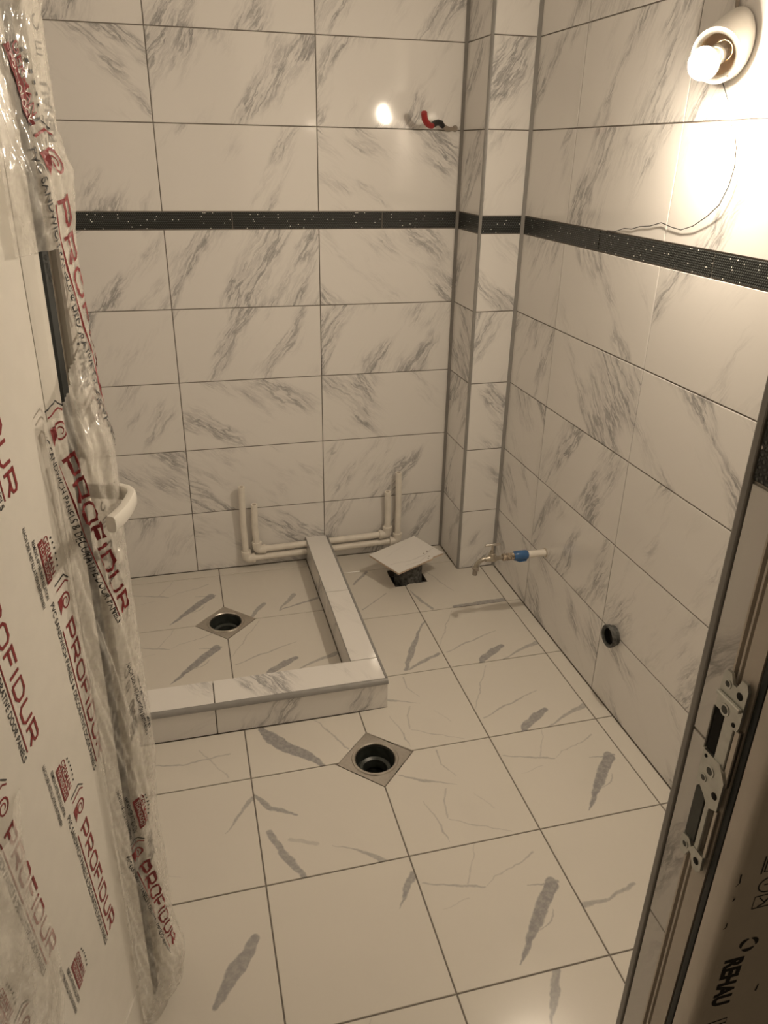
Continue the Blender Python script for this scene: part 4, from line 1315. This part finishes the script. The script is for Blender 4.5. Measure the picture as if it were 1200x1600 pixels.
# latch keeper: a solid block painted black as cavity shade, with a zinc lip
sbox('latch_cavity_shade', YA - 0.0105, YA + 0.0015, 1.004, 1.050, -0.0567, 'black')
sbox('latch_lip', YA + 0.0012, YA + 0.0030, 1.003, 1.0515, -0.0585)
sbox('latch_bed', YB + 0.006, YA - 0.0108, 0.998, 1.0518, -0.0572)
sbox('side_rail', YB - 0.001, YB + 0.0055, 0.985, 1.046, -0.0565, 'steel')
# middle strap
plate([(YA + 0.001, 0.968), (YA + 0.001, 1.0035), (YB + 0.010, 1.0035), (YB + 0.004, 0.996), (YB, 0.990), (YB, 0.958), (YB + 0.012, 0.952), (YA - 0.012, 0.960), (YA - 0.004, 0.966)])
shole(YA - 0.0120, 0.9880, 0.0048); shole(YA - 0.0065, 0.9760, 0.0036); shole(YB + 0.0065, 0.9700, 0.0036, False)
shole(YA - 0.0035, 0.9985, 0.0018, False)
# bolt keeper: a solid block coloured dark for the cavity's shade
sbox('bolt_cavity_shade', YA - 0.0130, YA + 0.0015, 0.900, 0.9595, -0.0567, 'dark')
sbox('bolt_bar', YB + 0.0085, YB + 0.0150, 0.900, 0.9535, -0.0585, 'zinc')
sbox('bolt_bar', YB + 0.0005, YB + 0.0050, 0.898, 0.9540, -0.0560, 'steel')
# lower strap with two ears
plate([(YA + 0.001, 0.884), (YA + 0.001, 0.900), (YA - 0.008, 0.902), (YA - 0.013, 0.896), (YB + 0.015, 0.900), (YB + 0.001, 0.899), (YB, 0.884), (YB + 0.004, 0.878), (YB + 0.011, 0.878), (YB + 0.015, 0.888), (YA - 0.012, 0.890), (YA - 0.008, 0.880), (YA - 0.001, 0.879)])
shole(YA - 0.0050, 0.8915); shole(YB + 0.0075, 0.8885, 0.0036, False)

# prints on the outer face of the jamb
jp = Print()
r_ = Print()
r_.add(fitted('REHAU', 0.069, 0.0200, 0.045), 0.0, 0.0)
jp.extend(r_.mapped(lambda x, y: (-0.0515 + y, 0.823 - x)))
# round mark of two thick crescents
for a0, a1 in ((100, 205), (225, 325), (-20, 80)):
    pts, wd = [], []
    for i in range(11):
        a = math.radians(a0 + (a1 - a0) * i / 10)
        pts.append((-0.0315 + 0.0085 * math.cos(a), 0.8395 + 0.0080 * math.sin(a))); wd.append(0.0038 * math.sin(math.pi * (i + 0.3) / 10.6) + 0.0006)
    jp.add(stroke(pts, wd))
jp.add(stroke([(-0.0415, 0.890), (-0.0415, 0.9055), (-0.018, 0.9055), (-0.018, 0.890)], 0.0013, True))
jp.add(stroke([(-0.036, 0.903), (-0.030, 0.896), (-0.024, 0.903), (-0.030, 0.894), (-0.036, 0.8915)], 0.0014))
jp.add(stroke([(-0.030 + 0.0115 * math.cos(a), 0.919 + 0.0095 * math.sin(a)) for a in [2 * math.pi * i / 24 for i in range(24)]], 0.0013, True))
jp.add(stroke([(-0.036, 0.9195), (-0.024, 0.9195)], 0.0010))
jp.add(stroke([(-0.0435, 0.935), (-0.0435, 0.957)], 0.0014)); jp.add(stroke([(-0.0405, 0.937), (-0.0405, 0.957), (-0.030, 0.957), (-0.030, 0.937)], 0.0014, True))
jp.add(stroke([(-0.0650, 0.941), (-0.0640, 0.930), (-0.0670, 0.9265)], [0.0018, 0.0014, 0.0008]))
jp.add(stroke([(-0.0640, 0.911), (-0.0655, 0.9075)], [0.0024, 0.0014]))
jp.add(stroke([(-0.0640, 0.879), (-0.0640, 0.873), (-0.0665, 0.871)], [0.0010, 0.0016, 0.0008]))
jp.add(stroke([(-0.003, 0.772), (-0.004, 0.762)], [0.0010, 0.0022]))
jp.add(stroke([(-0.050, 0.727), (-0.028, 0.729), (-0.028, 0.722), (-0.050, 0.720)], 0.0013, True))
base = Print(); base.extend(jp)
for dz in (0.42, -0.42, 0.84):
    jp.extend(base.mapped(lambda x, y, dz=dz: (x, y + dz)))
jamb_o = [c for c in fr_root.children if c.name.startswith('jamb')][0]
jp.build('black_print', 'frame_ink', jamb_o, lambda x, z: (x + 0.045 + 0.0112, FY + 2.318 - 0.0004, z - 0.0170))
